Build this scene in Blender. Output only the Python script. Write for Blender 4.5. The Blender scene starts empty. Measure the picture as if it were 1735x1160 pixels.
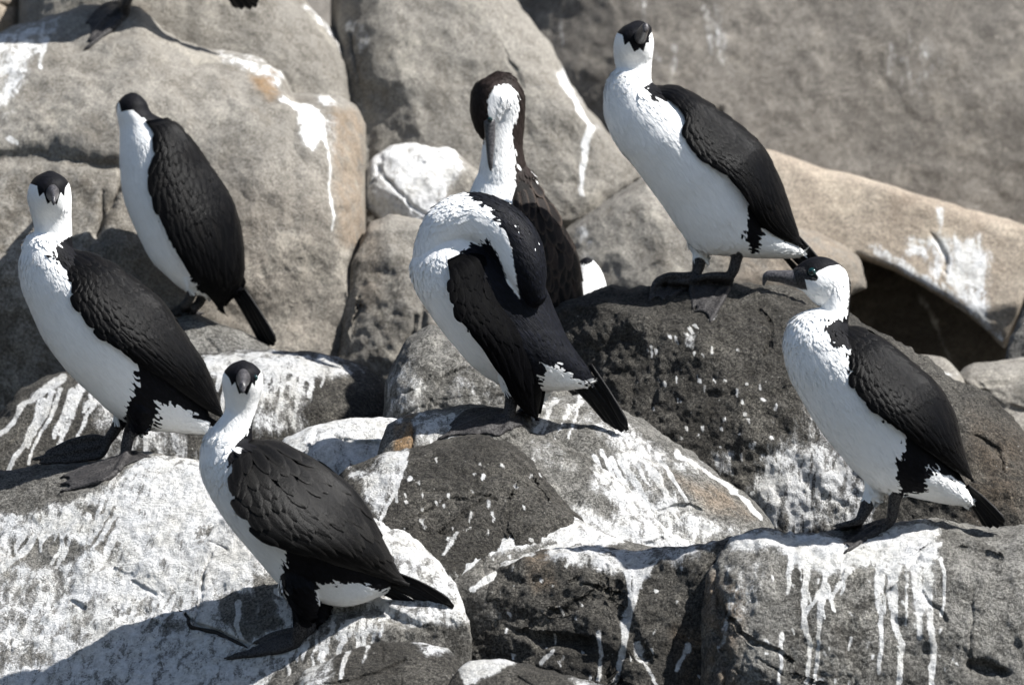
import bpy, math, random
import numpy as np
from mathutils import Vector
from mathutils.bvhtree import BVHTree

# ------------------------------------------------------------------ camera, world, sun
scene = bpy.context.scene
COL = scene.collection
U = 0.001                 # one photo pixel is one millimetre at the focus plane
D = 14.0                  # metres from camera to the focus plane (Y = 0)
CX, CY, ZC = 867.5, 580.0, 1.3
cam = bpy.data.cameras.new("camera")
cam_ob = bpy.data.objects.new("camera", cam)
COL.objects.link(cam_ob)
cam_ob.location = (0, -D, ZC)
cam_ob.rotation_euler = (math.radians(90), 0, 0)
cam.sensor_width = 36.0
cam.lens = 36.0 * D / (1735 * U)
cam.clip_start = 0.5
cam.clip_end = 300
cam.dof.use_dof = True
cam.dof.focus_distance = D + 0.05
cam.dof.aperture_fstop = 5.6
scene.camera = cam_ob

SUN = Vector((0.60, -0.19, 0.78)).normalized()     # towards the sun
world = bpy.data.worlds.new("World")
scene.world = world
world.use_nodes = True
wn = world.node_tree
bg = wn.nodes["Background"]
sky = wn.nodes.new("ShaderNodeTexSky")
sky.sky_type = 'NISHITA'
sky.sun_disc = False
sky.sun_elevation = math.asin(SUN.z)
sky.sun_rotation = math.atan2(SUN.x, SUN.y)
wn.links.new(sky.outputs[0], bg.inputs[0])
bg.inputs[1].default_value = 0.062
sl = bpy.data.lights.new("sun", 'SUN')
sl.energy = 5.0
sl.angle = math.radians(0.5)
sl.color = (1.0, 0.98, 0.95)
so = bpy.data.objects.new("sun", sl)
so.rotation_euler = SUN.to_track_quat('Z', 'Y').to_euler()
so.location = (4, -2, 6)
COL.objects.link(so)
scene.view_settings.view_transform = 'Standard'
scene.view_settings.look = 'None'
scene.view_settings.gamma = 1
scene.view_settings.use_curve_mapping = False
scene.view_settings.exposure = 0.92

# ------------------------------------------------------------------ maths helpers
def W(px, py, Y):
    """photo pixel + depth Y (in px units) -> world metres (arrays)"""
    px = np.asarray(px, float); py = np.asarray(py, float); Y = np.asarray(Y, float) * U
    k = (D + Y) / D * U
    return np.stack([(px - CX) * k, Y + 0 * px, (CY - py) * k + ZC], -1)

def unW(co):
    k = (D + co[:, 1]) / D * U
    return co[:, 0] / k + CX, CY - (co[:, 2] - ZC) / k, co[:, 1] / U

_rs = np.random.RandomState(7)
_perm = _rs.permutation(256).astype(np.int64)
_perm = np.concatenate([_perm, _perm, _perm])
_g = _rs.normal(size=(256, 3)); _g /= np.linalg.norm(_g, axis=1)[:, None]

def perlin(p):
    p = np.asarray(p, float)
    i = np.floor(p).astype(np.int64); f = p - i
    i &= 255
    u = f * f * f * (f * (f * 6 - 15) + 10)
    r = 0
    for dx in (0, 1):
        wx = u[..., 0] if dx else 1 - u[..., 0]
        for dy in (0, 1):
            wy = u[..., 1] if dy else 1 - u[..., 1]
            for dz in (0, 1):
                wz = u[..., 2] if dz else 1 - u[..., 2]
                h = _perm[_perm[_perm[i[..., 0] + dx] + i[..., 1] + dy] + ((i[..., 2] + dz) & 255)]
                g = _g[h & 255]
                d = g[..., 0] * (f[..., 0] - dx) + g[..., 1] * (f[..., 1] - dy) + g[..., 2] * (f[..., 2] - dz)
                r = r + wx * wy * wz * d
    return r * 1.5

def fbm(p, oct=4, ridged=False, gain=0.5):
    a, s, r = 1.0, 0.0, 0.0
    for o in range(oct):
        n = perlin(p * (2.03 ** o) + o * 17.3)
        if ridged: n = 1 - 2 * np.abs(n)
        r = r + a * n; s += a; a *= gain
    return r / s

def seg_dist(x, y, pts, closed=False):
    """distance to a polyline and the parameter 0..1 of the nearest place"""
    best = np.full(x.shape, 1e9); par = np.zeros(x.shape)
    n = len(pts); m = n if closed else n - 1
    for k in range(m):
        ax, ay = pts[k][:2]; bx, by = pts[(k + 1) % n][:2]
        dx, dy = bx - ax, by - ay
        L = dx * dx + dy * dy + 1e-9
        t = np.clip(((x - ax) * dx + (y - ay) * dy) / L, 0, 1)
        d = np.hypot(x - ax - t * dx, y - ay - t * dy)
        q = d < best
        best = np.where(q, d, best); par = np.where(q, (k + t) / m, par)
    return best, par

def inside(x, y, pts):
    r = np.zeros(x.shape, bool); n = len(pts)
    for k in range(n):
        ax, ay = pts[k]; bx, by = pts[(k + 1) % n]
        if ay == by: continue
        c = ((ay > y) != (by > y)) & (x < (bx - ax) * (y - ay) / (by - ay) + ax)
        r ^= c
    return r

def sdist(x, y, pts):
    """signed distance, positive inside"""
    d, _ = seg_dist(x, y, pts, True)
    return np.where(inside(x, y, pts), d, -d)

def sstep(a, b, x):
    t = np.clip((x - a) / (b - a), 0, 1)
    return t * t * (3 - 2 * t)

# ------------------------------------------------------------------ scene helpers
def link_mesh(name, verts, faces, mat=None, parent=None, origin=None, attrs=None, smooth=True):
    me = bpy.data.meshes.new(name)
    v = np.asarray(verts, float)
    o = np.zeros(3) if origin is None else np.asarray(origin, float)
    me.from_pydata((v - o).tolist(), [], faces if isinstance(faces, list) else faces.tolist())
    if smooth: me.shade_smooth()
    if attrs:
        for k, a in attrs.items():
            at = me.attributes.new(k, 'FLOAT', 'POINT')
            at.data.foreach_set('value', np.asarray(a, np.float32))
    if mat: me.materials.append(mat)
    ob = bpy.data.objects.new(name, me)
    COL.objects.link(ob)
    if parent: ob.parent = parent
    elif origin is not None: ob.location = o
    return ob

def tag(o, label=None, cat=None, group=None, kind=None):
    if label: o["label"] = label
    if cat: o["category"] = cat
    if group: o["group"] = group
    if kind: o["kind"] = kind
    return o

# ------------------------------------------------------------------ node helpers
class NT:
    def __init__(s, name):
        s.m = bpy.data.materials.new(name); s.m.use_nodes = True
        s.t = s.m.node_tree; s.b = s.t.nodes["Principled BSDF"]
    def n(s, typ, **kw):
        nd = s.t.nodes.new(typ)
        for k, v in kw.items(): setattr(nd, k, v)
        return nd
    def l(s, a, b): s.t.links.new(a, b)
    def val(s, sock, v):
        if hasattr(v, 'is_linked') or isinstance(v, bpy.types.NodeSocket): s.l(v, sock)
        else: sock.default_value = v
    def math(s, op, a, b=0.0, c=None, clamp=False):
        nd = s.n("ShaderNodeMath", operation=op); nd.use_clamp = clamp
        s.val(nd.inputs[0], a); s.val(nd.inputs[1], b)
        if c is not None: s.val(nd.inputs[2], c)
        return nd.outputs[0]
    def attr(s, name):
        nd = s.n("ShaderNodeAttribute"); nd.attribute_name = name
        return nd.outputs["Fac"]
    def noise(s, vec, scale, detail=3, rough=0.55, dist=0.0):
        nd = s.n("ShaderNodeTexNoise"); s.l(vec, nd.inputs["Vector"])
        nd.inputs["Scale"].default_value = scale; nd.inputs["Detail"].default_value = detail
        nd.inputs["Roughness"].default_value = rough; nd.inputs["Distortion"].default_value = dist
        return nd.outputs["Fac"]
    def mapr(s, v, a, b, c=0.0, d=1.0, smooth=True):
        nd = s.n("ShaderNodeMapRange"); nd.interpolation_type = 'SMOOTHSTEP' if smooth else 'LINEAR'
        s.val(nd.inputs[0], v); s.val(nd.inputs[1], a); s.val(nd.inputs[2], b)
        s.val(nd.inputs[3], c); s.val(nd.inputs[4], d)
        return nd.outputs[0]
    def mix(s, f, a, b, mode='MIX'):
        nd = s.n("ShaderNodeMix", data_type='RGBA', blend_type=mode)
        s.val(nd.inputs[0], f); s.val(nd.inputs[6], a); s.val(nd.inputs[7], b)
        return nd.outputs[2]
    def grey(s, v):
        nd = s.n("ShaderNodeCombineColor"); [s.val(nd.inputs[i], v) for i in range(3)]
        return nd.outputs[0]
    def mapping(s, vec, scale=(1, 1, 1), rot=(0, 0, 0)):
        nd = s.n("ShaderNodeMapping"); s.l(vec, nd.inputs[0])
        nd.inputs["Scale"].default_value = scale; nd.inputs["Rotation"].default_value = rot
        return nd.outputs[0]

def C(r, g, b): return (r, g, b, 1.0)

# ------------------------------------------------------------------ rock material
def rock_mat(name, c1, c2, dark=(0.03, 0.027, 0.022), stain=(0.20, 0.13, 0.07), grain=1.0, bump=1.0,
             darkamt=0.5, gcol=(0.66, 0.66, 0.655), veil=0.0, streak=False):
    t = NT(name)
    P = t.n("ShaderNodeTexCoord").outputs["Object"]
    big = t.noise(P, 5.0, 5, 0.6)
    mid = t.noise(P, 26.0, 6, 0.68, 0.6)
    fine = t.noise(P, 200.0, 4, 0.8)
    grit = t.noise(P, 520.0, 2, 0.6)
    col = t.mix(t.mapr(big, 0.35, 0.65), C(*c1), C(*c2))
    # dark weathered mottling
    dm = t.math('ADD', t.math('MULTIPLY', mid, 0.6), t.math('MULTIPLY', fine, 0.4))
    dmask = t.mapr(dm, 0.56, 0.40, 0, darkamt)
    col = t.mix(dmask, col, C(*dark))
    # long weathering runs down the face
    wr = t.noise(t.mapping(P, (1, 1, 0.22)), 15.0, 4, 0.65)
    col = t.mix(t.mapr(wr, 0.52, 0.72, 0, 0.55), col, C(*[q * 1.25 for q in dark]))
    lc = t.noise(P, 9.0, 7, 0.74)
    col = t.mix(t.mapr(lc, 0.53, 0.64, 0, 0.55), col, C(c2[0] * 1.35, c2[1] * 1.34, c2[2] * 1.3))
    # warm stains
    col = t.mix(t.math('MULTIPLY', t.attr('stain'), t.mapr(mid, 0.3, 0.6)), col, C(*stain))
    col = t.mix(t.math('MULTIPLY', t.attr('darktone_shade'), t.mapr(dm, 0.62, 0.36)), col, C(*dark))  # dark rock tone, plus crevice, undercut and cast shade put into the colour
    # crystal grain
    vg = t.mapr(fine, 0.38, 0.64, 1 - 0.66 * grain, 1 + 0.75 * grain, False)
    vg2 = t.mapr(grit, 0.36, 0.64, 1 - 0.4 * grain, 1 + 0.45 * grain, False)
    col = t.mix(1.0, col, t.grey(t.math('MULTIPLY', vg, vg2)), 'MULTIPLY')
    # small pale flecks
    vor = t.n("ShaderNodeTexVoronoi"); t.l(P, vor.inputs["Vector"]); vor.inputs["Scale"].default_value = 75
    fl = t.math('MULTIPLY', t.mapr(vor.outputs["Distance"], 0.16, 0.06), t.mapr(mid, 0.46, 0.62))
    col = t.mix(t.math('MULTIPLY', fl, 0.55 * grain, clamp=True), col, C(0.42, 0.41, 0.38))
    # guano
    ga = t.attr('guano')
    gn = t.math('ADD', t.math('MULTIPLY', t.noise(t.mapping(P, (1, 0.6, 0.36), (0, 0.25, 0)), 58.0, 8, 0.7, 0.5), 0.72), t.math('MULTIPLY', t.noise(P, 300.0, 3, 0.65), 0.28))
    gs = t.math('ADD', ga, t.math('MULTIPLY', t.math('SUBTRACT', gn, 0.5), 2.6))
    core = t.mapr(gs, 0.40, 0.52)
    film = t.mapr(gs, 0.12, 0.62, 0, 0.62)
    gm = t.math('MULTIPLY', t.math('MAXIMUM', core, film), t.mapr(ga, 0.02, 0.16))
    gc = t.mix(t.mapr(t.noise(P, 18.0, 4, 0.6), 0.35, 0.7), C(*gcol), C(gcol[0] * .95, gcol[1] * .93, gcol[2] * .88))
    gc = t.mix(1.0, gc, t.grey(t.mapr(t.math('ADD', t.math('MULTIPLY', gn, 0.5), t.math('MULTIPLY', t.noise(P, 120.0, 6, 0.75), 0.5)), 0.38, 0.58, 0.5, 1.08, False)), 'MULTIPLY')
    col = t.mix(gm, col, gc)
    t.l(col, t.b.inputs["Base Color"])
    t.b.inputs["Roughness"].default_value = 0.86
    t.b.inputs["Specular IOR Level"].default_value = 0.3
    # bump
    cr = t.n("ShaderNodeTexVoronoi"); cr.feature = 'DISTANCE_TO_EDGE'
    wv = t.n("ShaderNodeVectorMath", operation='ADD')
    nc = t.n("ShaderNodeTexNoise"); t.l(P, nc.inputs["Vector"]); nc.inputs["Scale"].default_value = 14
    sc = t.n("ShaderNodeVectorMath", operation='SCALE'); t.l(nc.outputs["Color"], sc.inputs[0]); sc.inputs[3].default_value = 0.30
    t.l(P, wv.inputs[0]); t.l(sc.outputs[0], wv.inputs[1])
    t.l(wv.outputs[0], cr.inputs["Vector"]); cr.inputs["Scale"].default_value = 11
    crack = t.math('MULTIPLY', t.mapr(cr.outputs["Distance"], 0.0, 0.022, -1, 0), t.mapr(mid, 0.50, 0.66))
    h = t.math('ADD', t.math('MULTIPLY', mid, 0.015), t.math('MULTIPLY', fine, 0.0085))
    h = t.math('ADD', h, t.math('MULTIPLY', grit, 0.0016))
    h = t.math('ADD', h, t.math('MULTIPLY', crack, 0.0022))
    h = t.math('ADD', h, t.math('MULTIPLY', gm, 0.0012))
    bp = t.n("ShaderNodeBump"); bp.inputs["Strength"].default_value = 0.75 * bump
    bp.inputs["Distance"].default_value = 1.0
    t.l(h, bp.inputs["Height"]); t.l(bp.outputs[0], t.b.inputs["Normal"])
    return t.m

M_DARK = rock_mat("dark_weathered_rock", (0.036, 0.033, 0.028), (0.088, 0.082, 0.071), darkamt=0.8, grain=1.15, bump=1.25)
M_GREY = rock_mat("grey_granite", (0.13, 0.125, 0.113), (0.20, 0.193, 0.176), darkamt=0.65, grain=0.8)
M_FORE = rock_mat("speckled_shore_rock", (0.10, 0.095, 0.085), (0.17, 0.162, 0.146), darkamt=0.65, grain=0.8)
M_BACK = rock_mat("smooth_beige_granite", (0.185, 0.172, 0.15), (0.255, 0.238, 0.208), darkamt=0.45, grain=0.4, bump=0.65, dark=(0.09, 0.078, 0.062))
M_WALL = rock_mat("brown_grey_granite_wall", (0.135, 0.123, 0.108), (0.215, 0.196, 0.17), darkamt=0.45, grain=0.45, bump=0.6, dark=(0.08, 0.07, 0.06))
M_TAN = rock_mat("tan_granite", (0.27, 0.225, 0.175), (0.32, 0.275, 0.22), darkamt=0.22, grain=0.5, bump=0.5, dark=(0.13, 0.10, 0.075))

ROCKS = []     # (verts, faces) for ray casts

def smooth1(a, n):
    if n < 2: return a
    k = np.hanning(n + 2)[1:-1]; k /= k.sum()
    b = np.concatenate([2 * a[0] - a[1:n + 1][::-1], a, 2 * a[-1] - a[-n - 1:-1][::-1]])
    return np.convolve(b, k, 'same')[n:-n]

def rock(name, label, mat, top, bot, Y, T, Tb=None, p=2.3, slope=0.0, slopex=0.0, ends=5, step=3.0, bumps=(), creases=(),
         amp=(16, 7, 2.6), scale=(230, 75, 19), ridge=0.5, guano=(), stain=(), darktone_shade=(), warp=7, seed=0, cat="rock", group=None, sm=26, kind=None, cracks=7, facets=6):
    Tb = T if Tb is None else Tb
    xl, xr = top[0][0], top[-1][0]
    nx = int((xr - xl) / step)
    u = np.linspace(0, 1, nx)
    u = 0.82 * u + 0.18 * (0.5 - 0.5 * np.cos(np.pi * u))
    x = xl + (xr - xl) * u
    k = max(3, int(sm / step))
    ty = smooth1(np.interp(x, [q[0] for q in top], [q[1] for q in top]), k)
    by = smooth1(np.interp(x, [q[0] for q in bot], [q[1] for q in bot]), k)
    hmax = np.max(by - ty)
    nv = max(12, int(hmax / step)); nb = max(8, nv // 4)
    v = np.linspace(0, 1, nv); v = 0.8 * v + 0.2 * (0.5 - 0.5 * np.cos(np.pi * v))
    vb = np.linspace(1, 0, nb + 2)[1:-1]
    prof = (1 - np.abs(2 * v - 1) ** p) ** (1 / p)
    profb = (1 - np.abs(2 * vb - 1) ** 2) ** 0.5
    V = np.concatenate([v, vb]); PR = np.concatenate([-prof * T, profb * Tb])
    e = np.clip(1 - np.abs(2 * u - 1) ** ends, 0, 1) ** (1 / 2.2)
    PX = np.repeat(x[:, None], nv + nb, 1)
    PY = ty[:, None] + (by - ty)[:, None] * V[None, :]
    ymid = 0.5 * (ty.min() + by.max())
    YY = Y + PR[None, :] * e[:, None] + slope * (ymid - PY) + slopex * (PX - 0.5 * (xl + xr))
    front = np.zeros((nx, nv + nb)); front[:, :nv] = prof[None, :] ** 0.5 * e[:, None]
    for (bx, bby, rx, ry, a) in bumps:
        YY -= front * a * np.exp(-((PX - bx) / rx) ** 2 - ((PY - bby) / ry) ** 2)
    so_ = seed * 31.7
    wpos = np.stack([PX, PY, np.full_like(PX, so_)], -1)
    wx = PX + warp * fbm(wpos / 38.0, 3); wy = PY + warp * fbm(wpos / 38.0 + 50, 3)
    rc = random.Random(seed * 7 + 1); auto = []
    for _ in range(cracks):
        cx_, cy_ = rc.uniform(xl, xr), 0
        i_ = int(np.argmin(np.abs(x - cx_))); cy_ = ty[i_] + (by[i_] - ty[i_]) * rc.uniform(0.04, 0.6)
        a_ = rc.uniform(-1.2, 1.2) + (0 if rc.random() < .5 else 1.3); pt = [(cx_, cy_)]
        for _k in range(rc.randint(3, 7)):
            a_ += rc.uniform(-.5, .5); l_ = rc.uniform(10, 34); cx_ += math.cos(a_) * l_; cy_ += math.sin(a_) * l_; pt.append((cx_, cy_))
        auto.append((pt, rc.uniform(1.4, 2.8) * step / 2.4, rc.uniform(4, 11)))
    for (pts, w, dep) in list(creases) + auto:
        d, par = seg_dist(wx, wy, pts)
        YY += front * dep * np.exp(-(d / (w * (1.15 - 0.5 * np.abs(2 * par - 1)))) ** 2)
    co = W(PX, PY, YY)
    rf = random.Random(seed * 13 + 5)
    cc = co.reshape(-1, 3).mean(0); hx_ = np.ptp(co[..., 0]) / 2; hz_ = np.ptp(co[..., 2]) / 2
    for _ in range(facets):
        nn = np.array([rf.uniform(-.75, .75) * min(1.0, 1.6 * hz_ / hx_), -1.0, rf.uniform(-.5, .55)]); nn /= np.linalg.norm(nn)
        s_ = (co - cc) @ nn; sm_ = np.percentile(s_, 99.8); lo_ = np.percentile(s_, 50)
        dcut = sm_ - (sm_ - lo_) * rf.uniform(0.10, 0.28)
        ov = np.maximum(s_ - dcut, 0)
        co = co - nn * (0.72 * ov)[..., None]
    # normals of the closed grid
    du = np.gradient(co, axis=0); dv = np.roll(co, -1, 1) - np.roll(co, 1, 1)
    N = np.cross(dv, du); N /= (np.linalg.norm(N, axis=-1, keepdims=True) + 1e-12)
    if N[nx // 2, nv // 2, 1] > 0: N = -N
    q = co / U + seed * 913.0
    n1 = fbm(q / scale[0], 3); n2 = (1 - ridge) * fbm(q / scale[1], 4) + ridge * (0.35 - fbm(q / scale[1], 4, True, 0.42))
    n3 = fbm(q / scale[2], 3)
    disp = amp[0] * n1 + amp[1] * n2 * 1.5 + amp[2] * n3 * 1.5
    fade = np.clip(np.minimum(np.arange(nx), np.arange(nx)[::-1]) / 6.0, 0, 1)[:, None]
    co = co + N * (disp * fade * U)[..., None]
    n = nx; m = nv + nb
    idx = np.arange(n * m).reshape(n, m)
    a = idx[:-1, :]; b = idx[1:, :]
    a2 = np.roll(a, -1, 1); b2 = np.roll(b, -1, 1)
    faces = np.stack([a, a2, b2, b], -1).reshape(-1, 4)
    verts = co.reshape(-1, 3)
    def field(items):
        g = np.zeros(PX.shape)
        for it in items:
            if it[0] == 'p':
                _, pts, s, soft = it
                g = np.maximum(g, s * sstep(-soft, soft, sdist(wx, wy, pts)))
            elif it[0] == 'l':
                _, pts, w, s = it
                d, par = seg_dist(wx, wy, pts)
                ww = w * (1 - 0.55 * par) * (1 + 0.5 * fbm(wpos / 22 + 9, 2))
                g = np.maximum(g, s * sstep(ww * 1.0 + 1.8, ww * 0.45, d))
            elif it[0] == '-':
                _, pts, s, soft = it
                g = g * (1 - s * sstep(-soft, soft, sdist(wx, wy, pts)))
        g[:, nv:] *= 0.3
        return g.reshape(-1)
    at = {'guano': field(guano), 'stain': field(stain), 'darktone_shade': field(darktone_shade)}
    org = np.array([co[..., 0].mean(), co[..., 1].mean(), verts[:, 2].min()])
    ob = link_mesh(name, verts, faces, mat, None, org, at)
    # object texture space should differ from rock to rock only through position
    if kind: tag(ob, label, None, None, kind)
    else: tag(ob, label, cat, group or 'granite boulders piled along the shore')
    ROCKS.append((verts, faces))
    return ob

def drips(x0, x1, y, n, length, w, slant, seed, s=1.0, yf=None):
    """thin dribbles running down from a ledge"""
    r = random.Random(seed); out = []
    for i in range(n):
        x = x0 + (x1 - x0) * (i + r.uniform(0.1, 0.9)) / n
        yy = (y if yf is None else yf(x)) + r.uniform(-8, 8)
        L = length * r.uniform(0.35, 1.15); pts = [(x, yy)]
        k = 5; dx = slant * L
        for j in range(1, k + 1):
            pts.append((x + dx * j / k + r.uniform(-3, 3), yy + L * j / k))
        out.append(('l', pts, w * r.uniform(0.6, 1.3), s * r.uniform(0.75, 1.0)))
    return out
# ------------------------------------------------------------------ the place: ground and hillside
def specks(x0, x1, y0, y1, n, seed, s=.9):
    r = random.Random(seed); out = []
    for _ in range(n):
        x, y, L = r.uniform(x0, x1), r.uniform(y0, y1), r.uniform(1, 9)
        a = r.uniform(.8, 2.3)
        out.append(('l', [(x, y), (x + math.cos(a) * L, y + math.sin(a) * L)], r.uniform(1.6, 3.4), s * r.uniform(.7, 1)))
    return out

def sheet(name, x0, x1, y0, y1, nx, ny, zf, mat, label):
    xs = np.linspace(x0, x1, nx); ys = np.linspace(y0, y1, ny)
    X, Yg = np.meshgrid(xs, ys, indexing='ij')
    q = np.stack([X, Yg, 0 * X], -1)
    Z = zf(X, Yg) + 0.10 * fbm(q * 1.7, 4) + 0.03 * fbm(q * 9, 3, True)
    co = np.stack([X, Yg, Z], -1)
    idx = np.arange(nx * ny).reshape(nx, ny)
    f = np.stack([idx[:-1, :-1], idx[1:, :-1], idx[1:, 1:], idx[:-1, 1:]], -1).reshape(-1, 4)
    z = np.zeros(nx * ny)
    o = link_mesh(name, co.reshape(-1, 3), f, mat, None, None, {'guano': z, 'stain': z, 'darktone_shade': z + .5})
    return tag(o, label, None, None, 'structure')

sheet("ground", -60, 60, -13.0, 2.0, 200, 90, lambda X, Y: 0.15 + 0 * X, M_DARK, "dark rocky ground below the boulders")
sheet("hillside", -60, 60, 2.0, 40.0, 260, 120, lambda X, Y: 0.15 + np.clip(Y - 2.0, 0, None) * 0.85 , M_WALL, "rocky slope rising behind the boulders")

# ------------------------------------------------------------------ background boulders
rock("rock_wall", "huge brown grey rock face filling the upper right behind the birds", M_WALL,
     [(850, -330), (1200, -380), (1700, -360), (2200, -300)], [(850, 560), (1400, 640), (2200, 700)], 2600, 160, 500,
     slope=0.34, cracks=2, facets=2, amp=(34, 5, 1.2), scale=(420, 60, 22), seed=1, step=4.5, ends=12,
     guano=[('l', [(1085, 0), (1095, 60), (1115, 100)], 10, .3), ('l', [(1215, 15), (1225, 90), (1240, 130)], 14, .28), ('l', [(1195, 10), (1203, 50), (1205, 90)], 7, .3),
            ('p', [(1480, 60), (1560, 40), (1620, 120), (1560, 180), (1490, 150)], .14, 40), ('l', [(1140, 80), (1140, 170)], 8, .24), ('l', [(930, 0), (945, 70)], 5, .3)],
     darktone_shade=[('p', [(1280, 20), (1500, 0), (1700, 200), (1735, 360), (1500, 300), (1330, 200)], .35, 90)])  # broad darker area across the wall
rock("boulder", "rounded beige boulder at the top edge left of centre", M_BACK,
     [(30, -20), (150, -200), (400, -160), (520, 0), (565, 45), (590, 90), (606, 150)], [(30, 250), (300, 320), (606, 300)], 1880, 260, slope=.45, cracks=2, seed=2, step=4,
     guano=[('l', [(520, 8), (560, 45), (582, 90)], 7, .45)], darktone_shade=[('p', [(380, -40), (450, -30), (450, 12), (400, 14)], .7, 8)])  # small darker patch at the top edge
rock("boulder", "small brown rock corner at the top left edge", M_TAN,
     [(-240, -60), (-60, -140), (20, -60), (38, 0)], [(-240, 120), (-60, 140), (38, 90)], 1950, 90, slope=.3, seed=3, step=4)
rock("boulder", "big smooth beige boulder in the upper middle behind the preening birds", M_BACK,
     [(560, -40), (650, -200), (800, -120), (868, 0), (930, 75), (985, 175), (1050, 255), (1100, 292)],
     [(560, 470), (800, 480), (960, 392), (1040, 338), (1100, 296)], 1900, 240, 400, slope=.55, p=3, cracks=2, seed=4, step=4, amp=(26, 7, 2),
     creases=[([(598, 60), (612, 140), (614, 240), (616, 400)], 8, 22)],
     guano=[('l', [(955, 125), (975, 165), (1000, 215), (1006, 270), (1003, 330)], 9, .75), ('p', [(940, 90), (1000, 110), (1050, 230), (1020, 230), (985, 170)], .2, 18),
            ('l', [(600, 50), (622, 70), (610, 90)], 16, .33)],
     darktone_shade=[('p', [(585, 60), (625, 60), (630, 170), (600, 180)], .5, 15)])  # shade of the crevice at the left edge painted into the colour
rock("boulder", "broad beige grey boulder filling the left background", M_BACK,
     [(-260, 80), (-100, 60), (0, 48), (90, 28), (150, 14), (235, 14), (275, 55), (330, 86), (400, 95), (440, 102), (482, 125), (490, 160), (530, 160), (575, 158), (608, 176), (620, 215)],
     [(-260, 760), (200, 800), (480, 760), (590, 740), (612, 680), (620, 600)], 1450, 270, 300, slope=.42, p=2.3, cracks=3, seed=5, step=3.2, amp=(30, 8, 1.6), ends=9,
     bumps=[(300, 200, 230, 120, 50), (120, 520, 220, 160, 90), (480, 420, 100, 220, 30)],
     creases=[([(-100, 280), (60, 262), (160, 285), (225, 282), (262, 330)], 16, 16), ([(210, 280), (190, 350), (150, 420), (155, 470)], 7, 16), ([(480, 90), (400, 150), (470, 220), (560, 330)], 16, 10),
              ([(230, 12), (350, 130), (450, 180), (500, 330), (490, 560)], 24, 10), ([(175, 330), (168, 400), (185, 450)], 6, 16), ([(590, 500), (600, 540), (592, 580)], 4, 16)],
     guano=[('p', [(-60, 60), (30, 45), (100, 30), (82, 60), (60, 110), (15, 180), (-60, 190)], .5, 10), ('l', [(75, 60), (70, 118)], 7, .7), ('l', [(45, 60), (20, 130), (8, 175)], 9, .8),
            ('p', [(478, 165), (520, 175), (545, 195), (548, 235), (528, 262), (508, 232), (500, 195), (470, 178)], .8, 7), ('l', [(545, 220), (558, 290), (565, 390)], 5, .62),
            ('p', [(360, 90), (440, 100), (480, 120), (480, 150), (430, 120), (380, 108)], .42, 8), ('p', [(535, 150), (570, 165), (570, 180), (540, 175)], .55, 8), ('l', [(15, 235), (28, 242)], 6, .6),
            ('p', [(-40, 180), (25, 185), (20, 230), (-40, 230)], .25, 20), ('p', [(545, 195), (570, 200), (570, 290), (550, 260)], .3, 8)],
     stain=[('p', [(425, 125), (465, 120), (475, 160), (460, 178), (430, 150)], .95, 10), ('p', [(560, 180), (620, 180), (620, 420), (575, 420), (565, 300)], .5, 12), ('p', [(250, 300), (560, 320), (600, 620), (300, 620)], .16, 80)],
     darktone_shade=[('p', [(-260, 300), (60, 275), (230, 285), (215, 340), (250, 480), (300, 560), (300, 800), (-260, 800)], 1.0, 45), ('p', [(0, 60), (200, 60), (170, 230), (0, 220)], .3, 60)])  # lower left: dark wet rock tone plus overhang shade put into the colour
rock("boulder", "small white crusted rock between the left background boulder and the brown headed bird", M_BACK,
     [(617, 300), (632, 268), (660, 248), (705, 241), (770, 250), (800, 275), (850, 330)], [(617, 350), (640, 372), (700, 400), (850, 420)], 1490, 70, 60, slope=.5, seed=6, p=3.2, amp=(12, 7, 2), scale=(120, 60, 20), ridge=.5, sm=8,
     guano=[('p', [(610, 235), (770, 235), (790, 280), (760, 330), (725, 375), (640, 380), (610, 340)], .66, 12)])
rock("boulder", "dull tan grey rock behind the left flank of the preening bird", M_BACK,
     [(540, 660), (575, 560), (596, 430), (620, 376), (655, 362), (720, 372), (820, 420), (940, 600)], [(540, 720), (700, 800), (940, 720)], 1300, 130, slope=.2, p=2.8, seed=7, step=3.5,
     darktone_shade=[('p', [(480, 480), (640, 380), (700, 450), (700, 720), (480, 720)], .55, 50)], stain=[('p', [(600, 380), (640, 375), (640, 500), (600, 520)], .3, 20)],  # darker towards the lower left
     creases=[([(600, 505), (607, 520), (596, 545)], 4, 30)])
rock("boulder", "grey tan boulder below the diagonal crack in the middle", M_BACK,
     [(930, 425), (960, 388), (1020, 345), (1095, 297), (1180, 320), (1290, 362), (1351, 384), (1430, 418), (1455, 440), (1468, 478)], [(930, 640), (1200, 650), (1350, 570), (1435, 506), (1468, 488)], 1520, 200, slope=.45, p=3, cracks=2, seed=8, step=3.6, amp=(16, 6, 2),
     guano=[('p', [(975, 385), (992, 370), (998, 440), (985, 480), (975, 430)], .35, 8)], stain=[('p', [(1200, 300), (1468, 380), (1468, 520), (1250, 520)], .35, 40)])
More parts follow.
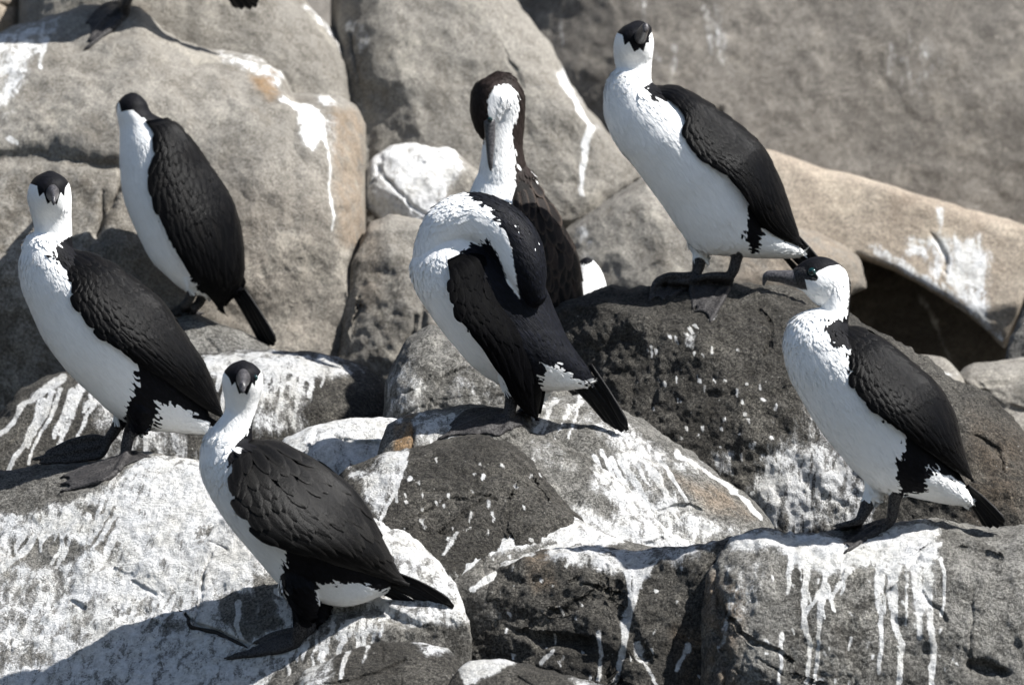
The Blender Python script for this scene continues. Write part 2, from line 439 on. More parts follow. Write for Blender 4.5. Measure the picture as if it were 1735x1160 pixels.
rock("slab", "long tan rock slab with white stains and a dark hollow under it", M_TAN,
     [(1060, 300), (1120, 275), (1200, 250), (1310, 254), (1390, 285), (1500, 312), (1600, 345), (1735, 382), (1900, 430), (2150, 520)],
     [(1060, 560), (1300, 600), (1420, 560), (1446, 436), (1500, 455), (1560, 484), (1640, 534), (1704, 594), (1735, 508), (1800, 540), (2150, 600)], 1820, 150, 800, slope=.5, p=9, cracks=2, seed=9, step=3.2, amp=(14, 3, 1), sm=12,
     guano=[('p', [(1540, 405), (1600, 400), (1660, 400), (1680, 440), (1670, 500), (1700, 590), (1650, 540), (1615, 500), (1590, 430)], .62, 14), ('p', [(1540, 410), (1600, 415), (1600, 480), (1580, 470), (1560, 430), (1520, 440)], .5, 12),
            ('l', [(1590, 360), (1590, 400)], 8, .5), ('l', [(1480, 420), (1560, 470), (1640, 520), (1700, 588)], 12, .42), ('l', [(1600, 480), (1650, 560)], 7, .5)],
     darktone_shade=[('l', [(1310, 250), (1390, 276), (1500, 308), (1600, 340), (1735, 378)], 10, .7)])  # painted dark line for the shaded gap where slab meets wall
rock("boulder", "rock face lying in the shade under the tan slab", M_WALL,
     [(1250, 520), (1330, 440), (1600, 400), (1760, 440), (1850, 560)], [(1250, 800), (1600, 800), (1850, 800)], 2260, 100, 200, seed=10, step=5,
     guano=[('l', [(1560, 500), (1590, 560), (1610, 610)], 5, .45)])
rock("boulder", "small rounded rock right of the big dark boulder, below the slab's hollow", M_BACK,
     [(1490, 660), (1530, 608), (1560, 599), (1600, 604), (1626, 628), (1660, 690)], [(1490, 760), (1580, 780), (1660, 760)], 1160, 60, slope=.4, seed=11, step=3.5, amp=(4, 2, 1), guano=[('p', [(1570, 620), (1620, 630), (1600, 670), (1560, 650)], .4, 12)])
rock("boulder", "wide rounded grey rock at the right edge below the slab", M_BACK,
     [(1590, 690), (1610, 640), (1640, 614), (1690, 606), (1735, 600), (1850, 600), (1950, 660)], [(1590, 720), (1700, 760), (1950, 780)], 1230, 110, slope=.5, seed=12, step=3.5, amp=(12, 5, 1.5),
     creases=[([(1610, 640), (1650, 665), (1700, 690), (1735, 695)], 9, 18)])
rock("boulder", "low grey rock at the right edge, lowest of the background rocks", M_BACK,
     [(1620, 760), (1670, 705), (1735, 695), (1850, 700), (1900, 760)], [(1620, 800), (1700, 860), (1900, 860)], 1050, 90, slope=.5, seed=13, step=4)
rock("boulder", "pointed grey rock at the right edge beside the slab", M_GREY,
     [(1692, 640), (1706, 580), (1735, 512), (1790, 450), (1900, 520)], [(1692, 690), (1780, 720), (1900, 700)], 1380, 60, slope=.3, seed=14, step=4)

# ------------------------------------------------------------------ middle boulders
rock("boulder", "pale grey rock tip under the feet of the back left bird", M_GREY,
     [(230, 640), (275, 562), (300, 536), (322, 529), (360, 540), (410, 560), (450, 582), (500, 640)], [(230, 700), (350, 740), (500, 700)], 1010, 90, 150, slope=.8, seed=15, step=3, amp=(7, 4, 1.5))
rock("boulder", "dark boulder with white streaks behind the two left birds", M_DARK,
     [(-260, 860), (-60, 760), (0, 702), (30, 664), (70, 640), (130, 618), (230, 604), (340, 596), (450, 592), (530, 594), (580, 603), (620, 618), (652, 640), (660, 690)],
     [(-260, 960), (200, 960), (600, 920), (660, 760)], 820, 190, 200, slope=.6, p=2.6, seed=16, step=2.8, amp=(15, 6, 2),
     guano=[('p', [(340, 596), (470, 592), (560, 602), (620, 625), (560, 640), (480, 640), (430, 650), (340, 640)], .62, 12)]
     + drips(350, 560, 620, 13, 90, 7, -.15, 4, .95) + drips(60, 330, 660, 17, 130, 6, -.45, 5, .95, lambda x: 700 - .33 * x)
     + [('p', [(140, 640), (300, 610), (330, 780), (180, 780)], .42, 30), ('p', [(400, 640), (520, 640), (520, 730), (420, 740)], .42, 20), ('l', [(110, 640), (40, 690), (0, 740)], 7, .8),
        ('l', [(250, 730), (246, 785)], 5, .8)])
rock("boulder", "grey speckled boulder behind the white belly of the preening bird", M_GREY,
     [(646, 720), (652, 660), (668, 606), (692, 565), (722, 545), (770, 552), (840, 575), (920, 610), (980, 680)], [(646, 780), (800, 800), (980, 800)], 600, 130, 200, slope=.5, p=2.4, seed=17, step=2.6, amp=(11, 8, 3.2),
     guano=[('p', [(655, 640), (700, 600), (720, 640), (720, 700), (655, 700)], .36, 20), ('p', [(760, 600), (850, 620), (850, 700), (760, 690)], .22, 20)])
rock("boulder", "large dark domed boulder on the right with a bird standing on top", M_DARK,
     [(890, 600), (915, 540), (950, 506), (1000, 493), (1060, 486), (1130, 479), (1215, 474), (1290, 478), (1370, 494), (1430, 522), (1480, 556), (1560, 605), (1640, 658), (1700, 703), (1735, 735), (1850, 830), (1960, 980)],
     [(890, 980), (1300, 1080), (1960, 1100)], 640, 260, 300, slope=.34, p=2.5, seed=18, step=2.8, amp=(24, 12, 3.6), scale=(260, 70, 18), ends=9,
     creases=[([(1650, 740), (1690, 760), (1700, 800)], 5, 14), ([(1180, 500), (1300, 496), (1420, 540)], 4, 8)],
     guano=[('p', [(1290, 770), (1420, 730), (1470, 800), (1480, 900), (1260, 900), (1270, 830)], .5, 22), ('p', [(1380, 640), (1440, 700), (1450, 780), (1300, 780), (1330, 740)], .25, 25),
            ('p', [(1200, 760), (1250, 765), (1240, 800), (1215, 800)], .45, 8), ('p', [(1160, 560), (1180, 562), (1175, 590), (1160, 585)], .5, 4), ('l', [(1205, 540), (1215, 528)], 3, .5)]
     + specks(1080, 1280, 520, 760, 34, 71) + specks(1240, 1460, 640, 860, 24, 72) + drips(1300, 1470, 770, 12, 130, 6, -.12, 8, .9),
     stain=[('p', [(1640, 700), (1735, 740), (1735, 880), (1640, 880)], .16, 30)], darktone_shade=[('p', [(950, 480), (1300, 480), (1400, 600), (1330, 760), (1200, 760), (1000, 640)], .8, 40)])
rock("boulder", "white crusted low rock between the front left bird and the centre mound", M_GREY,
     [(440, 790), (480, 745), (520, 722), (570, 712), (640, 706), (700, 712), (740, 740)], [(440, 860), (600, 880), (740, 860)], 430, 90, 120, slope=.7, seed=19, step=2.8, amp=(10, 6, 2),
     guano=[('p', [(430, 700), (740, 690), (740, 850), (430, 870)], .66, 10)])
rock("boulder", "small knobbly rock with an orange brown stain left of the preening bird's feet", M_GREY,
     [(634, 790), (640, 745), (655, 716), (690, 698), (740, 690), (800, 680), (900, 700)], [(634, 830), (750, 860), (900, 860)], 210, 80, 120, slope=.7, seed=20, step=2.6, amp=(7, 5, 2),
     stain=[('p', [(668, 710), (705, 700), (702, 762), (666, 765)], 1.0, 5)], guano=[('p', [(700, 700), (790, 690), (780, 760), (705, 760)], .45, 10), ('p', [(640, 690), (700, 690), (680, 715), (650, 720)], .45, 8)],
     creases=[([(702, 715), (700, 762)], 3, 12)])

# ------------------------------------------------------------------ centre mound
rock("boulder", "pale grey sloping mound under the preening bird with white droppings down its right flank", M_GREY,
     [(690, 800), (760, 735), (830, 690), (900, 668), (960, 664), (1010, 672), (1060, 693), (1130, 735), (1180, 770), (1230, 808), (1270, 840), (1312, 895)], [(690, 980), (1000, 1060), (1312, 1020)], 230, 170, 160, slope=1.05, p=2.6, seed=21, step=2.6, amp=(15, 9, 2.8),
     bumps=[(1160, 800, 60, 40, 26)],
     creases=[([(1090, 740), (1110, 775), (1140, 800), (1125, 820)], 6, 10), ([(1030, 680), (1130, 740)], 14, 8)],
     guano=[('p', [(990, 700), (1060, 710), (1120, 760), (1150, 780), (1160, 770), (1215, 800), (1190, 800), (1120, 790), (1110, 815), (1200, 870), (1260, 900), (1000, 960), (1030, 830), (1060, 790)], .5, 16), ('-', [(1080, 790), (1140, 830), (1110, 850), (1060, 820)], .5, 10),
            ('l', [(940, 672), (925, 700), (905, 725)], 7, .9), ('l', [(985, 668), (960, 700)], 5, .6), ('p', [(900, 665), (1010, 670), (1000, 720), (900, 730)], .26, 14), ('l', [(1150, 765), (1230, 815), (1290, 880)], 7, .8)] + drips(1000, 1120, 770, 9, 110, 5, .55, 34, .95) + drips(880, 990, 675, 6, 70, 4, -.4, 35, .8),
     stain=[('p', [(1130, 800), (1230, 830), (1280, 880), (1200, 860)], .45, 14)])
rock("boulder", "smooth grey ridge with a white right edge in the middle of the mound", M_GREY,
     [(800, 800), (840, 745), (890, 727), (940, 738), (1000, 765), (1060, 810), (1100, 850), (1140, 895), (1190, 915), (1220, 940)], [(800, 990), (1000, 1060), (1220, 1010)], 110, 120, 120, slope=1.0, p=2.8, seed=22, step=2.6, amp=(8, 6, 2.6),
     guano=[('p', [(1010, 760), (1080, 820), (1150, 890), (1220, 930), (1150, 950), (1020, 920), (960, 860), (1000, 850), (1030, 880), (1050, 860), (1000, 830)], .58, 12),
            ('p', [(900, 740), (960, 760), (980, 800), (900, 790)], .28, 14)], darktone_shade=[('p', [(1020, 880), (1060, 880), (1070, 912), (1030, 916)], .6, 5)])  # small cast shadow painted as a dark patch at the ridge's foot
rock("boulder", "dark brown rounded rock face right of the front bird, below the preening bird's feet", M_DARK,
     [(560, 860), (580, 800), (620, 782), (660, 768), (690, 762), (745, 745), (790, 733), (825, 732), (862, 745), (905, 780), (945, 830), (985, 880), (1010, 930)],
     [(560, 1020), (800, 1080), (1010, 1040)], 0, 120, 140, slope=.75, p=2.5, seed=23, step=2.4, amp=(14, 9, 3.4),
     creases=[([(830, 740), (880, 785), (930, 840)], 3, 7), ([(560, 800), (640, 790)], 5, 8)],
     guano=[('p', [(655, 762), (690, 762), (690, 800), (665, 830), (640, 880), (620, 850), (610, 815), (640, 790)], .62, 9), ('l', [(690, 770), (670, 830), (645, 880), (640, 930)], 4, .9), ('l', [(672, 820), (672, 850)], 3, .8),
            ('p', [(640, 905), (690, 905), (720, 960), (780, 975), (700, 1000), (640, 980)], .62, 9), ('l', [(800, 870), (795, 882)], 3, .8), ('l', [(712, 880), (722, 895)], 3, .7), ('p', [(590, 795), (640, 795), (630, 815), (590, 812)], .45, 6),
            ('l', [(775, 900), (750, 935)], 4, .8), ('p', [(690, 950), (760, 960), (750, 1000), (690, 1000)], .45, 8)] + specks(660, 940, 770, 930, 34, 73, .8))
rock("boulder", "white streaked hump in the centre below the dark rock face", M_FORE,
     [(725, 1010), (760, 955), (805, 895), (845, 848), (880, 828), (905, 830), (940, 850), (985, 880), (1040, 908), (1080, 922), (1130, 930)], [(725, 1080), (900, 1120), (1130, 1060)], -90, 90, 120, slope=.95, p=2.6, seed=24, step=2.3, amp=(6, 4, 1.4),
     guano=[('p', [(850, 835), (890, 820), (960, 860), (1050, 912), (1000, 940), (930, 920), (880, 930), (830, 940), (850, 890), (840, 860)], .64, 12)]
     + [('l', [(850 + 8 * i, 862 + 6 * i), (812 + 2 * i, 900 + 7 * i), (778 - 3 * i, 930 + 10 * i), (738 + 2 * i, 962 + 10 * i)], 5 + (i % 3), .85) for i in range(6)]
     + specks(760, 1000, 900, 990, 12, 74) + [('l', [(835, 850), (822, 885)], 4, .8), ('l', [(1050, 915), (960, 920), (860, 960), (800, 1000)], 10, .8)])

# ------------------------------------------------------------------ foreground rocks
rock("boulder", "broad white stained rock slope in the lower left foreground", M_FORE,
     [(-280, 850), (-100, 800), (0, 789), (60, 786), (150, 780), (215, 771), (260, 772), (350, 786), (420, 792), (480, 800), (560, 800), (620, 830), (680, 885), (730, 940), (775, 990), (800, 1080)],
     [(-280, 1420), (300, 1420), (700, 1360), (800, 1200)], -60, 140, 200, slope=1.05, slopex=-.42, p=3.2, seed=25, step=2.2, amp=(18, 7, 2.4), scale=(260, 60, 17), ends=12,
     bumps=[(250, 850, 220, 80, 20), (560, 1060, 160, 30, 16)],
     creases=[([(315, 1040), (335, 1062), (370, 1072), (415, 1092)], 4, 16), ([(257, 1052), (283, 1064)], 3, 9), ([(360, 920), (384, 932)], 3, 8), ([(120, 1018), (142, 1028)], 3, 8), ([(225, 985), (265, 1005)], 2.5, 6), ([(190, 960), (230, 975)], 2.5, 5),
              ([(500, 1075), (560, 1040), (640, 1035), (740, 1075)], 12, 16)],
     guano=[('p', [(-280, 880), (60, 870), (120, 850), (200, 815), (240, 775), (360, 780), (560, 800), (700, 900), (790, 1000), (800, 1060), (700, 1062), (520, 1090), (400, 1200), (-280, 1300)], .56, 9),
            ('p', [(300, 790), (420, 800), (480, 900), (420, 1000), (260, 960), (230, 850)], .72, 20), ('p', [(130, 960), (300, 940), (330, 1000), (250, 1060), (120, 1000)], .72, 22),
            ('-', [(20, 915), (60, 905), (105, 905), (150, 925), (110, 955), (60, 960), (20, 950)], .85, 8), ('-', [(130, 860), (175, 850), (195, 860), (180, 880), (150, 878)], .8, 7),
            ('-', [(155, 895), (200, 860), (210, 900), (185, 945), (160, 930)], .8, 7), ('-', [(300, 1040), (330, 1050), (300, 1070), (240, 1070), (250, 1050)], .4, 8), ('-', [(370, 1005), (460, 1010), (480, 1060), (420, 1085), (375, 1050)], .85, 8),
            ('-', [(430, 975), (470, 985), (475, 1015), (430, 1010)], .85, 6), ('-', [(0, 960), (120, 970), (100, 1060), (0, 1060)], .28, 25), ('-', [(500, 1040), (620, 1025), (740, 1070), (700, 1110), (500, 1110)], .42, 14), ('-', [(130, 1045), (170, 1040), (150, 1085), (120, 1085)], .4, 8),
            ('-', [(230, 1010), (300, 1000), (290, 1030), (200, 1045)], .5, 8), ('-', [(330, 880), (365, 890), (350, 930), (325, 915)], .45, 8), ('-', [(0, 1090), (60, 1080), (90, 1120), (0, 1130)], .5, 12), ('-', [(460, 930), (490, 960), (480, 1000), (440, 985)], .6, 8), ('l', [(190, 850), (168, 890), (152, 920)], 6, .95), ('l', [(245, 838), (205, 890), (175, 945)], 6, .95), ('l', [(100, 885), (105, 930), (92, 960)], 5, .95), ('l', [(60, 905), (30, 940), (0, 965)], 7, .95), ('l', [(72, 900), (66, 930)], 4, .9),
            ('l', [(405, 1020), (400, 1060), (410, 1085)], 6, .9), ('l', [(470, 1000), (520, 1020), (560, 1010)], 6, .8)]
     + drips(200, 420, 800, 12, 150, 5, -.45, 31, .95) + drips(20, 240, 880, 14, 70, 5, -.5, 32, .95) + drips(60, 330, 1000, 14, 90, 5, -.5, 33, .9) + drips(560, 660, 1055, 8, 50, 5, -.3, 12, .9) + drips(490, 560, 1085, 6, 60, 5, -.1, 14, .9),
     darktone_shade=[('p', [(0, 780), (200, 775), (170, 810), (80, 855), (-280, 880), (-280, 800)], .35, 20)], stain=[('p', [(14, 938), (24, 938), (24, 950), (14, 950)], .7, 4)])
rock("boulder", "dark brown rough block at the bottom centre with one long white drip", M_DARK,
     [(742, 1090), (756, 1040), (775, 995), (805, 965), (850, 940), (900, 926), (950, 920), (1010, 926), (1080, 936), (1140, 930), (1190, 915), (1240, 905), (1275, 960)],
     [(742, 1240), (900, 1400), (1275, 1400)], -190, 130, 200, slopex=-.3, slope=.25, p=2.5, seed=26, step=2.3, amp=(22, 12, 3), scale=(190, 80, 22), ridge=.6, cracks=16,
     bumps=[(920, 960, 90, 50, 20), (850, 1040, 70, 50, 20), (1050, 1050, 60, 60, 10)],
     creases=[([(790, 1040), (850, 1060), (920, 1085), (1000, 1090)], 12, 22), ([(1045, 990), (1060, 1060), (1100, 1120)], 12, 14), ([(840, 1020), (805, 1060)], 9, 16), ([(1215, 950), (1222, 1040)], 5, 16)],
     guano=[('p', [(930, 915), (1080, 930), (1130, 935), (1110, 960), (1085, 985), (1060, 970), (1000, 960), (920, 945)], .6, 10), ('l', [(1082, 950), (1075, 1000), (1060, 1040), (1060, 1080), (1040, 1150)], 9, .95), ('l', [(1060, 960), (1065, 1010)], 7, .85),
            ('l', [(1012, 1070), (1018, 1110), (1012, 1150)], 5, .7), ('l', [(1080, 1090), (1095, 1130), (1120, 1170)], 5, .6), ('l', [(985, 930), (960, 960)], 4, .7), ('p', [(1090, 935), (1200, 905), (1240, 915), (1150, 965)], .42, 12),
            ('l', [(1165, 1090), (1145, 1130)], 6, .7), ('l', [(920, 1120), (935, 1100)], 6, .8), ('l', [(900, 935), (850, 955), (805, 985)], 7, .6)] + specks(770, 1230, 960, 1160, 40, 75, .8),
     stain=[('p', [(890, 940), (930, 930), (940, 990), (905, 1000)], .28, 12), ('p', [(1140, 1060), (1220, 1060), (1230, 1160), (1160, 1160)], .3, 18)])
rock("boulder", "long grey block at the lower right, white drips down its face", M_GREY,
     [(1180, 1010), (1200, 935), (1240, 905), (1290, 895), (1330, 903), (1400, 893), (1500, 886), (1540, 882), (1600, 882), (1660, 888), (1700, 893), (1735, 888), (1900, 900), (2050, 1000)],
     [(1180, 1400), (1600, 1420), (2050, 1400)], -260, 210, 180, slope=.30, p=2.35, seed=27, step=2.3, amp=(20, 11, 3.4), ends=10,
     bumps=[(1700, 905, 60, 20, 16)],
     creases=[([(1213, 950), (1218, 1040)], 5, 26), ([(1640, 1130), (1700, 1140)], 12, 22), ([(1630, 930), (1690, 940)], 9, 18), ([(1650, 1000), (1640, 1160)], 2, 5), ([(1205, 1060), (1235, 1120), (1225, 1170)], 8, 22), ([(1330, 900), (1400, 902), (1440, 900)], 6, 12)],
     guano=[('p', [(1230, 905), (1330, 905), (1440, 905), (1560, 885), (1590, 890), (1590, 950), (1540, 960), (1490, 950), (1440, 965), (1400, 980), (1340, 950), (1300, 930), (1240, 935)], .72, 9),
            ('l', [(1340, 950), (1333, 1000)], 6, .7), ('l', [(1367, 960), (1362, 1030), (1370, 1090), (1368, 1160)], 6, .95), ('l', [(1398, 960), (1392, 1010), (1385, 1090), (1380, 1170)], 6, .95), ('l', [(1395, 1000), (1370, 1030), (1360, 1060)], 7, .9),
            ('l', [(1400, 990), (1412, 1040)], 5, .9), ('l', [(1490, 950), (1486, 1020), (1494, 1070), (1490, 1140)], 6, .95), ('l', [(1515, 960), (1512, 1040), (1530, 1090), (1522, 1160)], 9, .95), ('l', [(1548, 950), (1556, 1020), (1560, 1080)], 10, .8), ('l', [(1570, 950), (1575, 1040), (1582, 1100), (1576, 1165)], 8, .9),
            ('p', [(1540, 940), (1590, 940), (1580, 1020), (1550, 1060)], .5, 8), ('l', [(1325, 1070), (1318, 1170)], 5, .75), ('l', [(1440, 1080), (1437, 1100)], 4, .6), ('p', [(1230, 960), (1290, 950), (1310, 1000), (1250, 1050), (1225, 1010)], .3, 16),
            ('l', [(1455, 955), (1420, 990), (1405, 1015)], 7, .7), ('l', [(1240, 1010), (1225, 1060), (1215, 1100)], 6, .45)] + specks(1260, 1620, 950, 1160, 34, 76, .7) + drips(1320, 1440, 945, 5, 90, 3.5, .0, 77, .85) + drips(1480, 1600, 950, 6, 120, 4, .02, 78, .85),
     stain=[('p', [(1180, 960), (1260, 1000), (1240, 1160), (1180, 1160)], .5, 20), ('p', [(1290, 900), (1330, 900), (1320, 920), (1290, 925)], .4, 8)],
     darktone_shade=[('p', [(1330, 960), (1480, 960), (1520, 1160), (1320, 1160)], .75, 30), ('p', [(1180, 1000), (1260, 1060), (1260, 1180), (1180, 1180)], .6, 20)])  # darker middle of the face and darker left end
rock("boulder", "dark low rock at the bottom edge just right of the front bird's feet", M_DARK,
     [(470, 1190), (520, 1130), (580, 1100), (650, 1082), (710, 1086), (760, 1100), (800, 1160)], [(470, 1380), (640, 1400), (800, 1380)], -480, 90, 120, slope=.7, seed=28, step=2.5, amp=(9, 7, 2),
     guano=[('l', [(590, 1100), (575, 1150)], 6, .8), ('l', [(620, 1090), (615, 1120)], 5, .6), ('p', [(520, 1120), (570, 1100), (560, 1160), (500, 1170)], .5, 10), ('p', [(700, 1082), (760, 1090), (770, 1110), (720, 1110)], .5, 8)])
rock("boulder", "low rock with a white cap at the bottom edge, left of the long drip", M_DARK,
     [(740, 1200), (765, 1150), (790, 1122), (840, 1115), (890, 1122), (950, 1140), (1020, 1160), (1080, 1190)], [(740, 1380), (900, 1400), (1080, 1380)], -560, 70, 120, slope=.8, seed=29, step=2.5, amp=(7, 5, 2),
     guano=[('p', [(770, 1110), (880, 1112), (860, 1130), (810, 1150), (790, 1160), (775, 1140)], .8, 6), ('p', [(960, 1140), (1050, 1150), (1040, 1180), (980, 1180)], .4, 10)])
# ------------------------------------------------------------------ ledge the half hidden birds stand on
rock("boulder", "low grey rock hidden behind the large dark domed boulder, under the brown headed bird", M_GREY,
     [(700, 760), (780, 690), (900, 655), (1020, 655), (1120, 700), (1180, 780)], [(700, 900), (900, 960), (1180, 900)], 860, 140, 150, slope=.5, seed=40, step=6)

_av, _af, _o = [], [], 0
for v_, f_ in ROCKS:
    _av.append(v_); _af.append(f_ + _o); _o += len(v_)
_av = np.concatenate(_av); _af = np.concatenate(_af)
RB = BVHTree.FromPolygons(_av.tolist(), _af.tolist())
CAM = Vector((0, -D, ZC))

def hit(px, py, default=None):
    t = Vector(W(px, py, 0.0).tolist()) - CAM
    t.normalize()
    loc, nrm, i, d = RB.ray_cast(CAM, t, 60)
    if loc is None: return default
    return loc.y / U

# ------------------------------------------------------------------ bird materials
def plumage_mat(name, ang, black=(0.0035, 0.0035, 0.0045), white=(0.90, 0.90, 0.885), rag=6.0, flat=False):
    t = NT(name)
    P = t.n("ShaderNodeTexCoord").outputs["Object"]
    m1 = t.mapping(P, (1, 1, 1), (0, ang, 0))
    m2 = t.mapping(m1, (0.22, 1, 1))
    st = t.noise(m2, 230.0, 4, 0.65, 0.3)
    st2 = t.noise(m2, 620.0, 2, 0.6)
    soft = t.noise(P, 22.0, 3, 0.6)
    jag = t.math('ADD', t.math('MULTIPLY', t.math('SUBTRACT', t.noise(m2, 290.0, 3, 0.75), 0.5), rag * 1.9), t.math('MULTIPLY', t.math('SUBTRACT', t.noise(P, 60.0, 2), 0.5), rag * 0.6))
    edge = t.math('MINIMUM', t.math('ABSOLUTE', t.attr('blk')), 1000)
    bm = t.mapr(t.math('ADD', t.attr('blk'), t.math('MULTIPLY', jag, t.attr('ragged'))), -0.7, 0.7)
    sk = t.mapr(t.math('ADD', t.attr('skin'), t.math('MULTIPLY', jag, 0.35)), -0.7, 0.7)
    w = t.mix(1.0, C(*white), t.grey(t.mapr(st, 0.3, 0.7, 0.93, 1.03, False)), 'MULTIPLY')
    w = t.mix(t.mapr(soft, 0.55, 0.8, 0, 0.25), w, C(0.76, 0.75, 0.715))
    k = t.mix(t.mapr(st, 0.45, 0.75), C(*black), C(black[0] * 2.3, black[1] * 2.3, black[2] * 2.6))
    col = t.mix(bm, w, k)
    fs = t.noise(P, 400.0, 3, 0.6)
    s = t.mix(t.mapr(fs, 0.35, 0.65), C(0.014, 0.0135, 0.014), C(0.070, 0.066, 0.065))
    col = t.mix(sk, col, s)
    t.l(col, t.b.inputs["Base Color"])
    r = t.math('ADD', 0.72, t.math('MULTIPLY', sk, -0.32))
    r = t.math('SUBTRACT', r, t.math('MULTIPLY', bm, 0.14))
    t.l(r, t.b.inputs["Roughness"])
    t.b.inputs["Specular IOR Level"].default_value = 0.10
    h = t.math('ADD', t.math('MULTIPLY', st, 0.0024), t.math('MULTIPLY', st2, 0.0007))
    h = t.math('ADD', h, t.math('MULTIPLY', soft, 0.002))
    h = t.math('ADD', h, t.math('MULTIPLY', fs, t.math('MULTIPLY', sk, 0.002)))
    bp = t.n("ShaderNodeBump"); bp.inputs["Strength"].default_value = 0.55; bp.inputs["Distance"].default_value = 1.0
    t.l(h, bp.inputs["Height"]); t.l(bp.outputs[0], t.b.inputs["Normal"])
    return t.m

def feather_mat(name, base, edge, alt, altamt=0.3, rough=0.5, spec=0.09):
    t = NT(name)
    P = t.n("ShaderNodeTexCoord").outputs["Object"]
    rn = t.attr('rnd')
    c = t.mix(t.mapr(rn, 0.0, 1.0, 0, 1, False), C(*[q * 0.6 for q in base]), C(*[q * 1.35 for q in base]))
    c = t.mix(t.mapr(rn, 1 - altamt, 1.0), c, C(*alt))
    c = t.mix(t.math('MULTIPLY', t.attr('edge'), 0.85), c, C(*edge))
    barb = t.n("ShaderNodeTexWave"); barb.wave_type = 'BANDS'; barb.bands_direction = 'DIAGONAL'
    t.l(P, barb.inputs["Vector"]); barb.inputs["Scale"].default_value = 260; barb.inputs["Distortion"].default_value = 3
    ns = t.noise(P, 300, 3, 0.6)
    c = t.mix(1.0, c, t.grey(t.mapr(ns, 0.3, 0.7, 0.7, 1.3, False)), 'MULTIPLY')
    t.l(c, t.b.inputs["Base Color"])
    t.b.inputs["Roughness"].default_value = rough
    t.b.inputs["Specular IOR Level"].default_value = spec
    h = t.math('ADD', t.math('MULTIPLY', barb.outputs["Fac"], 0.00035), t.math('MULTIPLY', ns, 0.0006))
    bp = t.n("ShaderNodeBump"); bp.inputs["Strength"].default_value = 0.6; bp.inputs["Distance"].default_value = 1.0
    t.l(h, bp.inputs["Height"]); t.l(bp.outputs[0], t.b.inputs["Normal"])
    return t.m

def simple_mat(name, c1, c2, rough, scale=200, bump=0.0008, spec=0.5):
    t = NT(name)
    P = t.n("ShaderNodeTexCoord").outputs["Object"]
    n = t.noise(P, scale, 4, 0.65)
    t.l(t.mix(t.mapr(n, 0.35, 0.65), C(*c1), C(*c2)), t.b.inputs["Base Color"])
    t.b.inputs["Roughness"].default_value = rough
    t.b.inputs["Specular IOR Level"].default_value = spec
    bp = t.n("ShaderNodeBump"); bp.inputs["Distance"].default_value = 1.0
    t.l(t.math('MULTIPLY', n, bump), bp.inputs["Height"]); t.l(bp.outputs[0], t.b.inputs["Normal"])
    return t.m

F_BLACK = feather_mat("black_wing_feathers", (0.0014, 0.0014, 0.0018), (0.0055, 0.0054, 0.0056), (0.0042, 0.0038, 0.0037), 0.35, 0.38, 0.07)
F_WORN = feather_mat("worn_brown_black_wing_feathers", (0.0058, 0.0055, 0.0054), (0.016, 0.015, 0.014), (0.0135, 0.0127, 0.0117), 0.4, 0.40)
F_BROWN = feather_mat("brown_wing_feathers_with_buff_edges", (0.010, 0.0082, 0.0075), (0.075, 0.056, 0.044), (0.075, 0.052, 0.041), 0.3, 0.5)
F_JET = feather_mat("jet_black_wing_feathers", (0.0012, 0.0012, 0.0016), (0.004, 0.004, 0.0048), (0.0025, 0.0025, 0.0026), 0.3, 0.55, 0.03)
F_TAIL = feather_mat("black_tail_feathers", (0.007, 0.007, 0.0075), (0.03, 0.029, 0.028), (0.011, 0.011, 0.011), 0.3, 0.45)
M_BILL = simple_mat("grey_horn_bill", (0.018, 0.0175, 0.019), (0.085, 0.08, 0.083), 0.36, 260)
M_EYE = simple_mat("green_eye", (0.002, 0.026, 0.024), (0.002, 0.016, 0.016), 0.05, 900, 0.0)
M_PUPIL = simple_mat("black_pupil", (0.002, 0.002, 0.002), (0.003, 0.003, 0.003), 0.05, 900, 0.0)

# ------------------------------------------------------------------ bird geometry
def spline(rows, n):
    """Catmull-Rom through the rows, n samples, even by arc length of the first columns"""
    R = np.asarray(rows, float); m = len(R)
    P = np.vstack([2 * R[0] - R[1], R, 2 * R[-1] - R[-2]])
    ts = np.linspace(0, m - 1 - 1e-6, n * 6); k = ts.astype(int); f = (ts - k)[:, None]
    p0, p1, p2, p3 = P[k], P[k + 1], P[k + 2], P[k + 3]
    Q = 0.5 * ((2 * p1) + (-p0 + p2) * f + (2 * p0 - 5 * p1 + 4 * p2 - p3) * f ** 2 + (-p0 + 3 * p1 - 3 * p2 + p3) * f ** 3)
    mid = (Q[:, 0:2] + Q[:, 2:4]) / 2 if R.shape[1] >= 5 else Q[:, :2]
    s = np.concatenate([[0], np.cumsum(np.linalg.norm(np.diff(mid, axis=0), axis=1) + 0.02)])
    sn = np.linspace(0, s[-1], n)
    return np.stack([np.interp(sn, s, Q[:, c]) for c in range(Q.shape[1])], 1)

def ring_mesh(rings):
    """rings: (n, m, 3) -> closed verts, faces"""
    n, m, _ = rings.shape
    v = rings.reshape(-1, 3)
    idx = np.arange(n * m).reshape(n, m)
    a, b = idx[:-1], idx[1:]
    f = np.stack([a, np.roll(a, -1, 1), np.roll(b, -1, 1), b], -1).reshape(-1, 4).tolist()
    v = np.vstack([v, rings[0].mean(0), rings[-1].mean(0)])
    c0, c1 = n * m, n * m + 1
    for j in range(m):
        f.append([c0, int(idx[0, (j + 1) % m]), int(idx[0, j])])
        f.append([c1, int(idx[-1, j]), int(idx[-1, (j + 1) % m])])
    return v, f

